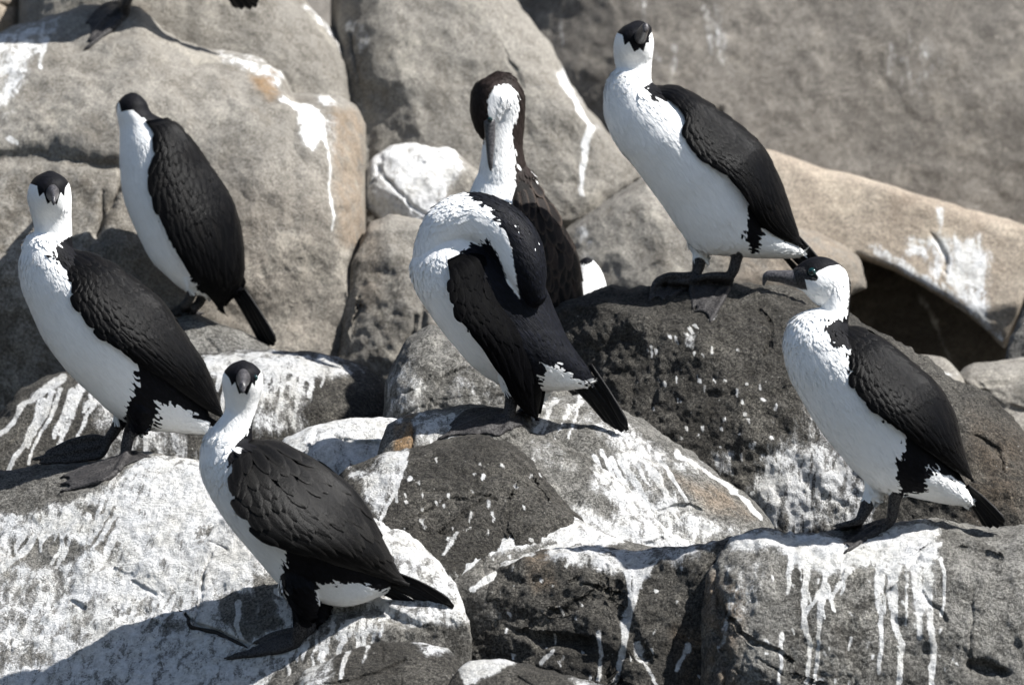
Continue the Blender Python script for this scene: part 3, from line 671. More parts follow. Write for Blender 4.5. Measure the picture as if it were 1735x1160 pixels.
def loft(st, Y, m=36, power=2.0):
    R = [list(r) + [0.0] * (6 - len(r)) for r in st]
    # soft cap at both ends
    def cap(a, b):
        c = [(a[0] + a[2]) / 2, (a[1] + a[3]) / 2]; cb = [(b[0] + b[2]) / 2, (b[1] + b[3]) / 2]
        w = 0.25 * math.hypot(a[0] - a[2], a[1] - a[3])
        L = math.hypot(c[0] - cb[0], c[1] - cb[1]) + 1e-6
        ux, uy = (c[0] - cb[0]) / L, (c[1] - cb[1]) / L
        s = 0.35
        return [c[0] + (a[0] - c[0]) * s + ux * w * .6, c[1] + (a[1] - c[1]) * s + uy * w * .6, c[0] + (a[2] - c[0]) * s + ux * w * .6, c[1] + (a[3] - c[1]) * s + uy * w * .6, a[4] * s, a[5]]
    R = [cap(R[0], R[1])] + R + [cap(R[-1], R[-2])]
    Q = spline(R, max(16, len(R) * 5))
    ph = np.linspace(0, 2 * np.pi, m, endpoint=False)
    c, s = np.cos(ph), np.sin(ph)
    mx = (Q[:, 0] + Q[:, 2]) / 2; my = (Q[:, 1] + Q[:, 3]) / 2
    hx = (Q[:, 2] - Q[:, 0]) / 2; hy = (Q[:, 3] - Q[:, 1]) / 2
    PX = mx[:, None] + hx[:, None] * c; PY = my[:, None] + hy[:, None] * c
    YY = Y + Q[:, 5][:, None] + np.maximum(Q[:, 4], 1)[:, None] * s
    return ring_mesh(W(PX, PY, YY))

def chain(pts, m=14, per=5):
    """pts: (x, y, Y, r) round tube with rounded ends"""
    A = np.asarray(pts, float)
    P = np.vstack([2 * A[0] - A[1], A, 2 * A[-1] - A[-2]])
    n = (len(A) - 1) * per + 1
    ts = np.linspace(0, len(A) - 1 - 1e-6, n); k = ts.astype(int); f = (ts - k)[:, None]
    p0, p1, p2, p3 = P[k], P[k + 1], P[k + 2], P[k + 3]
    Q = 0.5 * ((2 * p1) + (-p0 + p2) * f + (2 * p0 - 5 * p1 + 4 * p2 - p3) * f ** 2 + (-p0 + 3 * p1 - 3 * p2 + p3) * f ** 3)
    r = np.maximum(Q[:, 3], 0.8)
    w = W(Q[:, 0], Q[:, 1], Q[:, 2])
    tg = np.gradient(w, axis=0); tg /= np.linalg.norm(tg, axis=1, keepdims=True) + 1e-12
    # add end rings
    rings = []
    def frame(t):
        a = np.array([0, 1, 0.0]) if abs(t[1]) < 0.8 else np.array([1.0, 0, 0])
        x = np.cross(t, a); x /= np.linalg.norm(x); return x, np.cross(t, x)
    ph = np.linspace(0, 2 * np.pi, m, endpoint=False)
    def ring(c, t, rr):
        x, y = frame(t)
        return c + rr * U * (np.cos(ph)[:, None] * x + np.sin(ph)[:, None] * y)
    for a in (0.95, 0.6): rings.append(ring(w[0] - tg[0] * r[0] * U * a, tg[0], r[0] * math.sqrt(1 - a * a)))
    for i in range(len(w)): rings.append(ring(w[i], tg[i], r[i]))
    for a in (0.6, 0.95): rings.append(ring(w[-1] + tg[-1] * r[-1] * U * a, tg[-1], r[-1] * math.sqrt(1 - a * a)))
    return ring_mesh(np.array(rings))

def resample(poly, n):
    A = np.asarray(poly, float)
    s = np.concatenate([[0], np.cumsum(np.linalg.norm(np.diff(A[:, :2], axis=0), axis=1))])
    q = np.linspace(0, s[-1], n)
    return np.stack([np.interp(q, s, A[:, c]) for c in range(A.shape[1])], 1)

def foot(ankle, toes, Ya, conform=True, toe_r=5.5, tall=0):
    """toes as pixel polylines; laid on the rock by ray casts. returns mesh pieces"""
    out = []
    def depth(x, y):
        if not conform: return Ya + (ankle[1] - y) * 0.25
        h = hit(x, y, Ya)
        if h is None or abs(h - Ya) > 170: h = Ya
        return h
    T = []
    for tp in toes:
        P = resample([(ankle[0], ankle[1])] + list(tp), 10)
        Yd = np.array([depth(x, y) for x, y in P]); Yd[0] = Ya
        Yd = np.convolve(np.concatenate([Yd[:1], Yd, Yd[-1:]]), [.25, .5, .25], 'valid')
        T.append(np.column_stack([P, Yd]))
        r = np.linspace(toe_r * 1.35, toe_r * 0.62, 10)
        lift = r * 0.4
        out.append(chain(np.column_stack([P[:, 0], P[:, 1] - lift * .5, Yd - lift, r])[[0, 2, 4, 6, 8, 9]]))
        d = P[-1] - P[-3]; d /= np.linalg.norm(d) + 1e-6
        out.append(chain([(P[-1, 0], P[-1, 1] - 2, Yd[-1] - 3, 2.6), (P[-1, 0] + d[0] * 6, P[-1, 1] + d[1] * 6 - 1, Yd[-1] - 3, 1.8), (P[-1, 0] + d[0] * 8, P[-1, 1] + d[1] * 8 + 2, Yd[-1] - 1, 1.0)]))
    for a, b in zip(T[:-1], T[1:]):
        n, m = 12, 9
        g = np.zeros((n, m, 3))
        for j in range(m):
            v = j / (m - 1); reach = 0.99 - 0.08 * math.sin(math.pi * v)
            for i in range(n):
                u = (i / (n - 1)) * reach * 9
                pa = np.array([np.interp(u, range(10), a[:, c]) for c in range(3)])
                pb = np.array([np.interp(u, range(10), b[:, c]) for c in range(3)])
                p = pa * (1 - v) + pb * v
                sag = math.sin(math.pi * v) * (i / (n - 1))
                dd = depth(p[0], p[1]) if conform else p[2]
                p[2] = min(0.5 * p[2] + 0.5 * dd, dd) if conform else p[2]
                p[2] -= 3.0 - 1.0 * sag
                g[i, j] = p
        top = W(g[..., 0], g[..., 1] - 1.8, g[..., 2] - 2.4).reshape(-1, 3)
        bot_ = W(g[..., 0], g[..., 1] + 2.0, g[..., 2] + 3.5).reshape(-1, 3)
        v_ = np.vstack([top, bot_]); N_ = n * m; f = []
        ix = lambda i, j: i * m + j
        for i in range(n - 1):
            for j in range(m - 1):
                q = [ix(i, j), ix(i + 1, j), ix(i + 1, j + 1), ix(i, j + 1)]
                f.append(q); f.append([k + N_ for k in q[::-1]])
        ring_ = [ix(i, 0) for i in range(n)] + [ix(n - 1, j) for j in range(1, m)] + [ix(i, m - 1) for i in range(n - 2, -1, -1)] + [ix(0, j) for j in range(m - 2, 0, -1)]
        for k in range(len(ring_)):
            p, q = ring_[k], ring_[(k + 1) % len(ring_)]
            f.append([q, p, p + N_, q + N_])
        out.append((v_, f))
    return out

def fuse(pieces, voxel=0.0021, smooth=3):
    """one continuous surface from overlapping closed pieces"""
    V, Fc, o = [], [], 0
    for v, f in pieces:
        V.append(v); Fc += [[int(k) + o for k in q] for q in f]; o += len(v)
    me = bpy.data.meshes.new("tmp"); me.from_pydata(np.vstack(V).tolist(), [], Fc)
    ob = bpy.data.objects.new("tmp", me); COL.objects.link(ob)
    m = ob.modifiers.new("r", 'REMESH'); m.mode = 'VOXEL'; m.voxel_size = voxel; m.adaptivity = 0
    if smooth:
        s = ob.modifiers.new("s", 'SMOOTH'); s.factor = 0.5; s.iterations = smooth
    dg = bpy.context.evaluated_depsgraph_get()
    r = bpy.data.meshes.new_from_object(ob.evaluated_get(dg))
    bpy.data.objects.remove(ob); bpy.data.meshes.remove(me)
    return r

def feather_strip(Sf, c_s, c_t, half, n=9, m=5, lift=(1.0, 5.0), rnd=0.5, blunt=0.35):
    """feather whose centreline runs along (c_s, c_t) on surface Sf(s, t)->px,py,Y ; half: half width in t units at each n"""
    u = np.linspace(0, 1, n); v = np.linspace(-1, 1, m)
    prof = np.clip(u * 5, 0, 1) ** 0.6 * np.clip((1 - u) / blunt, 0, 1) ** 0.5
    prof[-1] = 0.04
    S_ = c_s[:, None] + 0 * v[None, :]; T_ = c_t[:, None] + half[:, None] * prof[:, None] * v[None, :]
    p = Sf(S_, T_)
    lf = lift[0] + (lift[1] - lift[0]) * u
    lf = lf[:, None] + 1.3 * (1 - v[None, :] ** 2)
    return p, lf, u, v

class Wing:
    def __init__(s, st, Y, side):
        s.Q = spline([list(r) for r in st], 160); s.Y = Y; s.side = side
        s.u = np.linspace(0, 1, 160)
        mid = (s.Q[:, 0:2] + s.Q[:, 2:4]) / 2
        s.len = np.linalg.norm(np.diff(mid, axis=0), axis=1).sum()
    def S(s, a, t):
        c = [np.interp(np.clip(a, 0, 1), s.u, s.Q[:, k]) for k in range(6)]
        ex = np.clip(a - 1, 0, 1)
        gx = (s.Q[-1, :4] - s.Q[-12, :4]) / (11 / 159.)
        Lx, Ly, Bx, By = [c[k] + ex * gx[k] for k in range(4)]
        x = Bx + (Lx - Bx) * t; y = By + (Ly - By) * t
        cph = np.clip(1 - 2 * np.clip(t, -.02, 1.3) * c[5], -1, 1)
        dep = c[4] * np.sqrt(np.maximum(0, 1 - cph ** 2))
        return x, y, s.Y - s.side * dep
    def width(s, a):
        r = [np.interp(a, s.u, s.Q[:, k]) for k in range(5)]
        return math.hypot(math.hypot(r[0] - r[2], r[1] - r[3]), r[4] * 0.75) + 4
    def world(s, a, t, lift=0.0):
        e = 2e-3
        P = W(*s.S(a, t)); Pa = W(*s.S(a + e, t)) - W(*s.S(a - e, t)); Pt = W(*s.S(a, t + 0.01)) - W(*s.S(a, np.maximum(t - 0.01, 0.0)))
        N = np.cross(Pa, Pt); N /= np.linalg.norm(N, axis=-1, keepdims=True) + 1e-12
        out = np.zeros_like(N); out[..., 1] = -s.side; out[..., 2] = 0.35
        sg = np.sign((N * out).sum(-1, keepdims=True)); N = N * np.where(sg == 0, 1, sg)
        return P + N * (np.asarray(lift)[..., None] * U)

def make_wing(st, Y, side, parent, origin, mat, seed, size=1.0, loose=1.0, zones=None):
    w = Wing(st, Y, side); r = random.Random(seed)
    V, Fc, E, R = [], [], [], []; o = 0
    # base shell with thickness
    a, t = np.meshgrid(np.linspace(0, 1, 50), np.linspace(0, 1, 18), indexing='ij')
    for k, lf in enumerate((0.0, -6.0)):
        p = w.world(a, t, np.full(a.shape, lf)); V.append(p.reshape(-1, 3)); E.append(np.zeros(900)); R.append(np.full(900, 0.2))
    ix = np.arange(900).reshape(50, 18)
    q = np.stack([ix[:-1, :-1], ix[1:, :-1], ix[1:, 1:], ix[:-1, 1:]], -1).reshape(-1, 4)
    Fc += q.tolist() + (q[:, ::-1] + 900).tolist()
    b = list(ix[:, 0]) + list(ix[-1, 1:]) + list(ix[::-1, -1][1:]) + list(ix[0, ::-1][1:-1])
    for k in range(len(b)):
        p, q2 = int(b[k]), int(b[(k + 1) % len(b)]); Fc.append([q2, p, p + 900, q2 + 900])
    o = 1800
    # (s from, s to, length px, half width px, row spacing, column spacing, lift0, lift1)
    zones = zones or [(0.50, 0.80, 150, 8.0, 26, 10, 0.2, 1.8), (0.30, 0.66, 72, 8.0, 26, 11, 0.8, 2.6), (0.02, 0.50, 32, 8.5, 14, 10.5, 1.2, 3.0)]
    for zi, (s0, s1, L, hw, rs, cs, l0, l1) in enumerate(zones):
        L, hw, rs, cs = L * size, hw * size, rs * size, cs * size
        nr = max(1, int((s1 - s0) * w.len / rs))
        for i in range(nr - 1, -1, -1):
            s_ = s0 + (s1 - s0) * (i + 0.5) / nr
            wd = w.width(s_); nc = max(2, int(wd / cs))
            for j in range(nc):
                tt = (j + 0.5 + (0.5 if i % 2 else 0.0)) / nc
                if tt > 1.03: continue
                tt += r.uniform(-.02, .02) * loose
                ss = s_ + r.uniform(-.008, .008) * loose
                ln = L * r.uniform(0.86, 1.14) / w.len
                n = 9; u = np.linspace(0, 1, n)
                cs_ = np.minimum(ss + ln * u, 1.0 + 0.04 * u * r.uniform(0.3, 1))
                ct = tt + (r.uniform(-.03, .03) * loose) * u + 0.03 * u ** 2
                half = np.array([hw / max(w.width(min(k, 1.0)), 16) for k in cs_])
                v = np.linspace(-1, 1, 5)
                prof = np.clip(u * 5 + .3, 0, 1) ** 0.6 * np.clip((1 - u) / 0.36, 0, 1) ** 0.5
                prof[-1] = 0.05
                S_ = cs_[:, None] + 0 * v; T_ = ct[:, None] + half[:, None] * prof[:, None] * v
                lf = (l0 + (l1 - l0) * u)[:, None] + 0.5 * (1 - v ** 2)[None, :] + r.uniform(-.25, .25) * loose - 0.35 * (v[None, :] > 0)
                P = w.world(S_, np.maximum(T_, 0.0), lf)
                V.append(P.reshape(-1, 3))
                e = np.maximum(0.8 * np.abs(v)[None, :] ** 8 * np.ones((n, 1)), np.clip((u - 0.82) / 0.15, 0, 1)[:, None] * np.ones((1, 5)))
                E.append(e.reshape(-1)); R.append(np.full(n * 5, r.random()))
                g = np.arange(n * 5).reshape(n, 5) + o
                Fc += np.stack([g[:-1, :-1], g[1:, :-1], g[1:, 1:], g[:-1, 1:]], -1).reshape(-1, 4).tolist()
                o += n * 5
    return link_mesh("wing", np.vstack(V), Fc, mat, parent, origin, {'edge': np.concatenate(E), 'rnd': np.concatenate(R)})

def make_tail(root, tips, Y, parent, origin, mat, hw=7, spread=10, fan=1.0):
    """root: ((x,y),(x,y)) upper and lower end of the tail base; tips from upper to lower"""
    V, Fc, E, R = [], [], [], []; o = 0; n, m = 12, 5
    r = random.Random(int(root[0][0]))
    k = len(tips)
    for i, (tx, ty) in enumerate(tips):
        f = i / max(1, k - 1)
        rx = root[0][0] + (root[1][0] - root[0][0]) * f; ry = root[0][1] + (root[1][1] - root[0][1]) * f
        d = np.array([tx - rx, ty - ry]); L = np.linalg.norm(d); d /= L; nrm = np.array([-d[1], d[0]])
        yo = (f - 0.5) * spread * 2
        for lay, sg in enumerate((1, -1)):
            u = np.linspace(0, 1, n); v = np.linspace(-1, 1, m)
            w_ = hw * (0.55 + 0.5 * u) * np.clip((1.02 - u) / 0.12, 0, 1) ** 0.5
            bend = 5 * np.sin(np.pi * u) * fan
            px = rx + d[0] * L * u; py = ry + d[1] * L * u - bend * abs(d[0])
            X = px[:, None] + nrm[0] * w_[:, None] * v; Yp = py[:, None] + nrm[1] * w_[:, None] * v
            dep = Y + yo * u[:, None] - 2.2 * (1 - v ** 2)[None, :] + i * 2.4 - 6 + (2.0 if sg < 0 else 0) + w_[:, None] * v[None, :] * 0.6
            V.append(W(X, Yp, dep).reshape(-1, 3))
            E.append((np.abs(v)[None, :] ** 4 * np.ones((n, 1))).reshape(-1)); R.append(np.full(n * m, r.random()))
            g = np.arange(n * m).reshape(n, m) + o
            q = np.stack([g[:-1, :-1], g[1:, :-1], g[1:, 1:], g[:-1, 1:]], -1).reshape(-1, 4)
            Fc += (q if sg > 0 else q[:, ::-1]).tolist(); o += n * m
        a0 = o - 2 * n * m; g0 = np.arange(n * m).reshape(n, m) + a0; g1 = g0 + n * m
        b0 = list(g0[:, 0]) + list(g0[-1, 1:]) + list(g0[::-1, -1][1:]) + list(g0[0, ::-1][1:-1])
        for q in range(len(b0)):
            p, q2 = int(b0[q]), int(b0[(q + 1) % len(b0)]); Fc.append([q2, p, p + n * m, q2 + n * m])
    return link_mesh("tail", np.vstack(V), Fc, mat, parent, origin, {'edge': np.concatenate(E), 'rnd': np.concatenate(R)})

def ball(name, px, py, Y, r, mat, parent, origin):
    c = W(px, py, Y); n, m = 12, 18
    th = np.linspace(0.02, np.pi - 0.02, n); ph = np.linspace(0, 2 * np.pi, m, endpoint=False)
    T_, P_ = np.meshgrid(th, ph, indexing='ij')
    rings = c + r * U * np.stack([np.sin(T_) * np.cos(P_), -np.cos(T_), np.sin(T_) * np.sin(P_)], -1)
    v, f = ring_mesh(rings)
    return link_mesh(name, v, f, mat, parent, origin)

def ringsY(st, Y, m=20):
    """bill pointing at the viewer: (cx, cy, rx, ry, depth offset)"""
    Q = spline([list(r) for r in st], 26)
    ph = np.linspace(0, 2 * np.pi, m, endpoint=False)
    PX = Q[:, 0][:, None] + Q[:, 2][:, None] * np.cos(ph); PY = Q[:, 1][:, None] + Q[:, 3][:, None] * np.sin(ph)
    # a ridge along the top
    PY -= Q[:, 3][:, None] * 0.12 * np.maximum(0, -np.sin(ph)) ** 6
    return ring_mesh(W(PX, PY, Y + Q[:, 4][:, None] + 0 * PX))

BIRD_GROUP = "black and white seabirds standing on the rocks"

def bird(label, sp):
    s_, dx, dy, x0, y0 = sp.get('xf', (1, 0, 0, 0, 0))
    def X(p):                      # scaled copy of another bird's drawing
        return ((p[0] - x0) * s_ + x0 + dx, (p[1] - y0) * s_ + y0 + dy)
    def X4(r): return list(X(r[:2])) + list(X(r[2:4])) + [r[4] * s_] + ([r[5] * (s_ if abs(r[5]) > 1 else 1)] if len(r) > 5 else [])
    legs = []
    for lg in sp['legs']:
        ank = lg['ankle'] if lg.get('raw') else X(lg['ankle'])
        Ya = lg['Y'] if 'Y' in lg else hit(*lg.get('probe', ank))
        legs.append([lg, ank, Ya])
    Yb = sp.get('Y')
    if Yb is None: Yb = sum(l[2] for l in legs) / len(legs)
    for l in legs:
        l[2] += l[0].get('dY', 0)
    print('BIRD', label[:30], 'Y', round(Yb), [round(l[2]) for l in legs])
    pieces = [loft([X4(r) for r in sp['torso']], Yb)]
    for L in sp.get('lofts', []): pieces.append(loft([X4(r) for r in L], Yb))
    for c in sp.get('chains', []): pieces.append(chain([list(X(q[:2])) + [Yb + q[2] * s_, q[3] * s_] for q in c], m=28))
    feet_polys = []
    for lg, ank, Ya in legs:
        so_ = lg.get('side', -1) * 25 * s_
        hip = [list(X(q[:2])) + [0, q[2] * s_] for q in lg['leg']]
        k = len(hip)
        for i, q in enumerate(hip):
            f = (i / k) ** 1.2
            q[2] = (Yb + so_) * (1 - f) + (Ya - 3) * f
        hip.append([ank[0], ank[1] - 3, Ya - 3, 8.5 * s_])
        pieces.append(chain(hip, m=18))
        toes = lg['toes'] if lg.get('raw') else [[X(p) for p in t] for t in lg['toes']]
        pieces += foot(ank, toes, Ya, lg.get('conform', True), 5.8 * s_)
    me = fuse(pieces)
    n = len(me.vertices); co = np.empty(n * 3, np.float32); me.vertices.foreach_get('co', co); co = co.reshape(-1, 3).astype(float)
    px, py, yy = unW(co)
    # black plumage, bare skin
    blk = np.full(n, -60.0); rag = np.ones(n)
    for poly in sp['black']:
        blk = np.maximum(blk, sdist(px, py, [X(p) for p in poly]))
    for poly in sp.get('white', []):
        blk = np.minimum(blk, -sdist(px, py, [X(p) for p in poly]))
    for poly in sp.get('cap', []):
        sd = sdist(px, py, [X(p) for p in poly])
        rag = np.where(sd > -25, 0.22, rag); blk = np.maximum(blk, sd)
    skin = np.full(n, -60.0)
    for poly in sp.get('skin', []): skin = np.maximum(skin, sdist(px, py, [X(p) for p in poly]))
    for lg, ank, Ya in legs:
        q = [list(X(q[:2])) for q in lg['leg']][-1]
        skl = lg.get('skin_from', 2)
        sy = X(lg['leg'][min(skl, len(lg['leg']) - 1)][:2])[1]
        toes = lg['toes'] if lg.get('raw') else [[X(p) for p in t] for t in lg['toes']]
        path = [(X(lg['leg'][min(skl, len(lg['leg']) - 1)][:2])), ank]
        d, _ = seg_dist(px, py, path)
        near = np.abs(yy - Ya) < 70 * s_ + abs(Ya - Yb)
        skin = np.maximum(skin, np.where(near, 12 * s_ - d, -60))
        for t in toes:
            d, _ = seg_dist(px, py, [ank] + list(t)); skin = np.maximum(skin, 17 * s_ - d)
        for a, b in zip(toes[:-1], toes[1:]):
            skin = np.maximum(skin, sdist(px, py, [ank] + list(a) + list(b)[::-1]) + 4)
    co += 0
    # soft unevenness of the plumage
    nrm = np.empty(n * 3, np.float32); me.vertex_normals.foreach_get('vector', nrm); nrm = nrm.reshape(-1, 3)
    fea = (skin < 0)
    co += nrm * ((fbm(co / 0.06, 2) * 1.6 + fbm(co / 0.012, 2) * 0.12) * U * fea * s_)[:, None]
    org = W(legs[0][1][0], legs[0][1][1], legs[0][2])
    # small contour feathers over the body, part of the same mesh
    cen = [((r[0] + r[2]) / 2, (r[1] + r[3]) / 2) for r in [X4(q) for q in sp['torso']]]
    if 'spine' in sp: spine = [X(q) for q in sp['spine']]
    elif sp.get('lofts'):
        spine = [((r[0] + r[2]) / 2, (r[1] + r[3]) / 2) for r in [X4(q) for q in sp.get('spineloft', sp['lofts'][0])][::-1]] + cen[1:]
    else: spine = cen
    sp_n = np.array(resample(spine, 60)); tang = np.gradient(sp_n, axis=0); tang /= np.linalg.norm(tang, axis=1)[:, None] + 1e-9
    cum = np.linspace(0, 1, 60) * np.sum(np.linalg.norm(np.diff(sp_n, axis=0), axis=1))
    rr = np.random.RandomState(sp['seed'])
    cand = np.where(skin < -4)[0]
    nf = min(len(cand), int(len(cand) * 0.15))
    cand = rr.choice(cand, nf, replace=False)
    dd2 = (px[cand, None] - sp_n[None, :, 0]) ** 2 + (py[cand, None] - sp_n[None, :, 1]) ** 2
    ni = np.argmin(dd2, 1); td = tang[ni]; head_d = cum[ni]
    keep = ~((head_d < 110 * s_) & (np.abs(blk[cand]) < 11 * s_)) & ~((rag[cand] < .5) & (blk[cand] > -3))
    cand, td, head_d = cand[keep], td[keep], head_d[keep]; nf = len(cand)
    size = (7.0 + 10.0 * np.clip((head_d - 30 * s_) / (150 * s_), 0, 1)) * s_ * rr.uniform(.8, 1.25, nf)
    if 'fleck' in sp:
        fi = inside(px[cand], py[cand], [X(q) for q in sp['fleck']]) & (rr.rand(nf) < .13)
        size = np.where(fi, size * .42, size)
    flow = np.stack([td[:, 0], 0 * td[:, 0], -td[:, 1]], 1) + rr.normal(size=(nf, 3)) * 0.16
    N0 = nrm[cand].astype(float)
    flow -= N0 * (flow * N0).sum(1, keepdims=True); flow /= np.linalg.norm(flow, axis=1, keepdims=True) + 1e-9
    sidev = np.cross(N0, flow)
    fu = np.array([0, .35, .7, .92, 1.0]); fw = np.array([.45, 1.0, .95, .6, .12]); lift_ = np.array([-.8, .35, .8, 1.0, 1.0])
    fv = np.array([-1, 0, 1.0]); tipl = rr.uniform(.12, .42, nf) * np.clip((size / s_ - 6) / 10, .15, 1)
    Pf = (co[cand][:, None, None, :] + flow[:, None, None, :] * (fu[None, :, None, None] * size[:, None, None, None] * U)
          + sidev[:, None, None, :] * (fw[None, :, None, None] * fv[None, None, :, None] * (size * .16)[:, None, None, None] * U)
          + N0[:, None, None, :] * ((lift_[None, :, None, None] * tipl[:, None, None, None] + 0.15 * (1 - fv ** 2)[None, None, :, None]) * U * s_))
    jb = blk[cand] + rr.normal(size=nf) * 2.2
    fblk = np.where(jb > 0, 40.0, -40.0); frag = np.zeros(nf)
    if 'fleck' in sp:
        fblk = np.where(fi, -40.0, fblk)
    g0 = np.arange(15).reshape(5, 3); fq = np.stack([g0[:-1, :-1], g0[1:, :-1], g0[1:, 1:], g0[:-1, 1:]], -1).reshape(-1, 4)
    base_f = np.empty(len(me.loops), np.int32); me.loops.foreach_get('vertex_index', base_f)
    tot = np.empty(len(me.polygons), np.int32); me.polygons.foreach_get('loop_total', tot)
    if np.all(tot == 4): bf = base_f.reshape(-1, 4).tolist()
    else: bf = [list(p.vertices) for p in me.polygons]
    ff = (fq[None] + (np.arange(nf) * 15)[:, None, None] + n).reshape(-1, 4).tolist()
    co = np.vstack([co, Pf.reshape(-1, 3)])
    blk = np.concatenate([blk, np.repeat(fblk, 15)]); rag = np.concatenate([rag, np.repeat(frag, 15)]); skin = np.concatenate([skin, np.full(nf * 15, -60.0)])
    m2_ = bpy.data.meshes.new("body"); m2_.from_pydata(co.tolist(), [], bf + ff); bpy.data.meshes.remove(me); me = m2_
    co -= org
    me.vertices.foreach_set('co', co.astype(np.float32).reshape(-1)); me.update()
    for k, a in (('blk', blk), ('ragged', rag), ('skin', skin)):
        at = me.attributes.new(k, 'FLOAT', 'POINT'); at.data.foreach_set('value', a.astype(np.float32))
    me.shade_smooth()
    me.materials.clear(); me.materials.append(sp['mat'])
    root = bpy.data.objects.new("cormorant", None); COL.objects.link(root)
    root.empty_display_size = 0.05; root.location = org
    tag(root, label, "bird", BIRD_GROUP)
    body = bpy.data.objects.new("body", me); COL.objects.link(body); body.parent = root
    if 'wing' in sp:
        st = [X4(r) for r in sp['wing']]
        make_wing(st, Yb, 1, root, org, sp['fmat'], sp['seed'], s_ * sp.get('fsize', 1), sp.get('loose', 1.0), sp.get('zones'))
        make_wing(st, Yb, -1, root, org, sp['fmat'], sp['seed'] + 1, s_ * sp.get('fsize', 1), sp.get('loose', 1.0), sp.get('zones'))
    if 'tail' in sp:
        rt, tips = sp['tail']
        make_tail([X(p) for p in rt], [X(p) for p in tips], Yb + 4, root, org, F_TAIL, sp.get('tailw', 6) * s_)
    if 'bill' in sp:
        kind, st = sp['bill']
        if kind == 'side':
            a, b = loft([X4(r) for r in st], Yb, 20)
        else:
            a, b = ringsY([list(X(r[:2])) + [q * s_ for q in r[2:]] for r in st], Yb)
        bl = link_mesh("bill", a, b, M_BILL, root, org)
        for st2 in sp.get('hook', []):
            pass
    for ex, ey, eo, er in sp.get('eyes', []):
        p = X((ex, ey))
        e = ball("eye", p[0], p[1], Yb + eo * s_, er * s_, M_EYE, root, org)
        sg = -1 if eo < 0 else 1
        pu = ball("pupil", p[0], p[1], Yb + eo * s_ + sg * er * 0.62 * s_, er * 0.5 * s_, M_PUPIL, e, org)
    return root
# ------------------------------------------------------------------ the birds
PL = {k: plumage_mat("plumage_" + k, a, **kw) for k, a, kw in [
    ('steep', math.radians(-55), {}), ('far', math.radians(-65), {}), ('brown', math.radians(-70), dict(black=(0.016, 0.0115, 0.0095), rag=8)),
    ('preen', math.radians(-50), dict(black=(0.0035, 0.004, 0.006), rag=8))]}

A = dict(mat=PL['steep'], fmat=F_BLACK, seed=3,
    torso=[(52, 398, 112, 402, 36), (40, 415, 122, 420, 50), (32, 446, 148, 434, 62), (36, 487, 186, 455, 74), (52, 527, 222, 484, 82), (75, 576, 258, 520, 86), (107, 621, 286, 560, 84),
           (147, 661, 308, 596, 76), (192, 701, 327, 634, 64), (234, 723, 340, 664, 48), (287, 732, 348, 688, 32), (330, 735, 354, 708, 18), (350, 736, 358, 724, 7)],
    lofts=[[(66, 440, 128, 440, 34), (60, 405, 123, 418, 30), (57, 380, 121, 376, 32), (49, 352, 121, 348, 41, -8), (46, 332, 121, 330, 46, -10), (50, 314, 118, 312, 44, -10), (60, 300, 109, 300, 34, -8), (75, 292.5, 95, 292.5, 16, -6)]],
    black=[[(116, 402), (127, 396), (180, 420), (300, 510), (385, 700), (352, 722), (326, 706), (285, 680), (260, 677), (261, 703), (256, 726), (240, 726), (234, 742), (206, 742), (202, 706), (204, 687), (216, 662), (224, 636), (226, 612), (204, 585),
            (168, 560), (137, 524), (125, 504), (131, 494), (127, 474), (108, 452), (96, 448), (92, 420), (102, 410)]],
    cap=[[(40, 280), (51, 311), (63, 315), (66, 334), (74, 326), (80.5, 347), (88, 338), (95.5, 348), (103, 326), (109, 333), (111, 318), (118, 308), (130, 280)]],
    wing=[(95, 438, 124, 421, 46, .42), (104, 455, 158, 430, 64, .45), (127, 480, 196, 449, 77, .45), (128, 508, 237, 479, 86, .5), (160, 553, 271, 507, 92, .5), (200, 584, 302, 549, 92, .5), (240, 612, 327, 586, 86, .5),
          (285, 642, 348, 619, 72, .5), (325, 670, 361, 651, 50, .5), (355, 692, 370, 682, 26, .5), (369, 700, 373, 692, 12, .5)],
    tail=(((338, 700), (330, 722)), [(396, 745), (394, 750), (390, 755), (384, 758)]),
    bill=('front', [(89, 322, 13, 12, -36), (89, 328, 11, 13, -58), (90, 333, 7.5, 10, -78), (91, 336, 5, 7.5, -96), (91, 340, 4, 6, -106), (91, 345, 2, 3, -110)]),
    eyes=[(67, 320, -33, 4.5), (109, 319, -33, 4.5)],
    legs=[dict(leg=[(238, 690, 34), (232, 716, 19), (219, 736, 11.5), (214, 758, 10)], ankle=(212, 776), toes=[[(224, 768), (240, 772), (250, 774)], [(205, 795), (168, 819), (108, 832)], [(190, 792), (150, 808), (108, 820)], [(188, 782), (143, 794), (108, 808)]], side=-1),
          dict(leg=[(210, 680, 24), (204, 706, 13), (196, 726, 10), (188, 738, 10)], ankle=(182, 750), Y=None, toes=[[(178, 770), (130, 781), (72, 785)], [(165, 758), (115, 766), (60, 778)], [(165, 742), (125, 746), (84, 764)]], side=1, conform=False)])

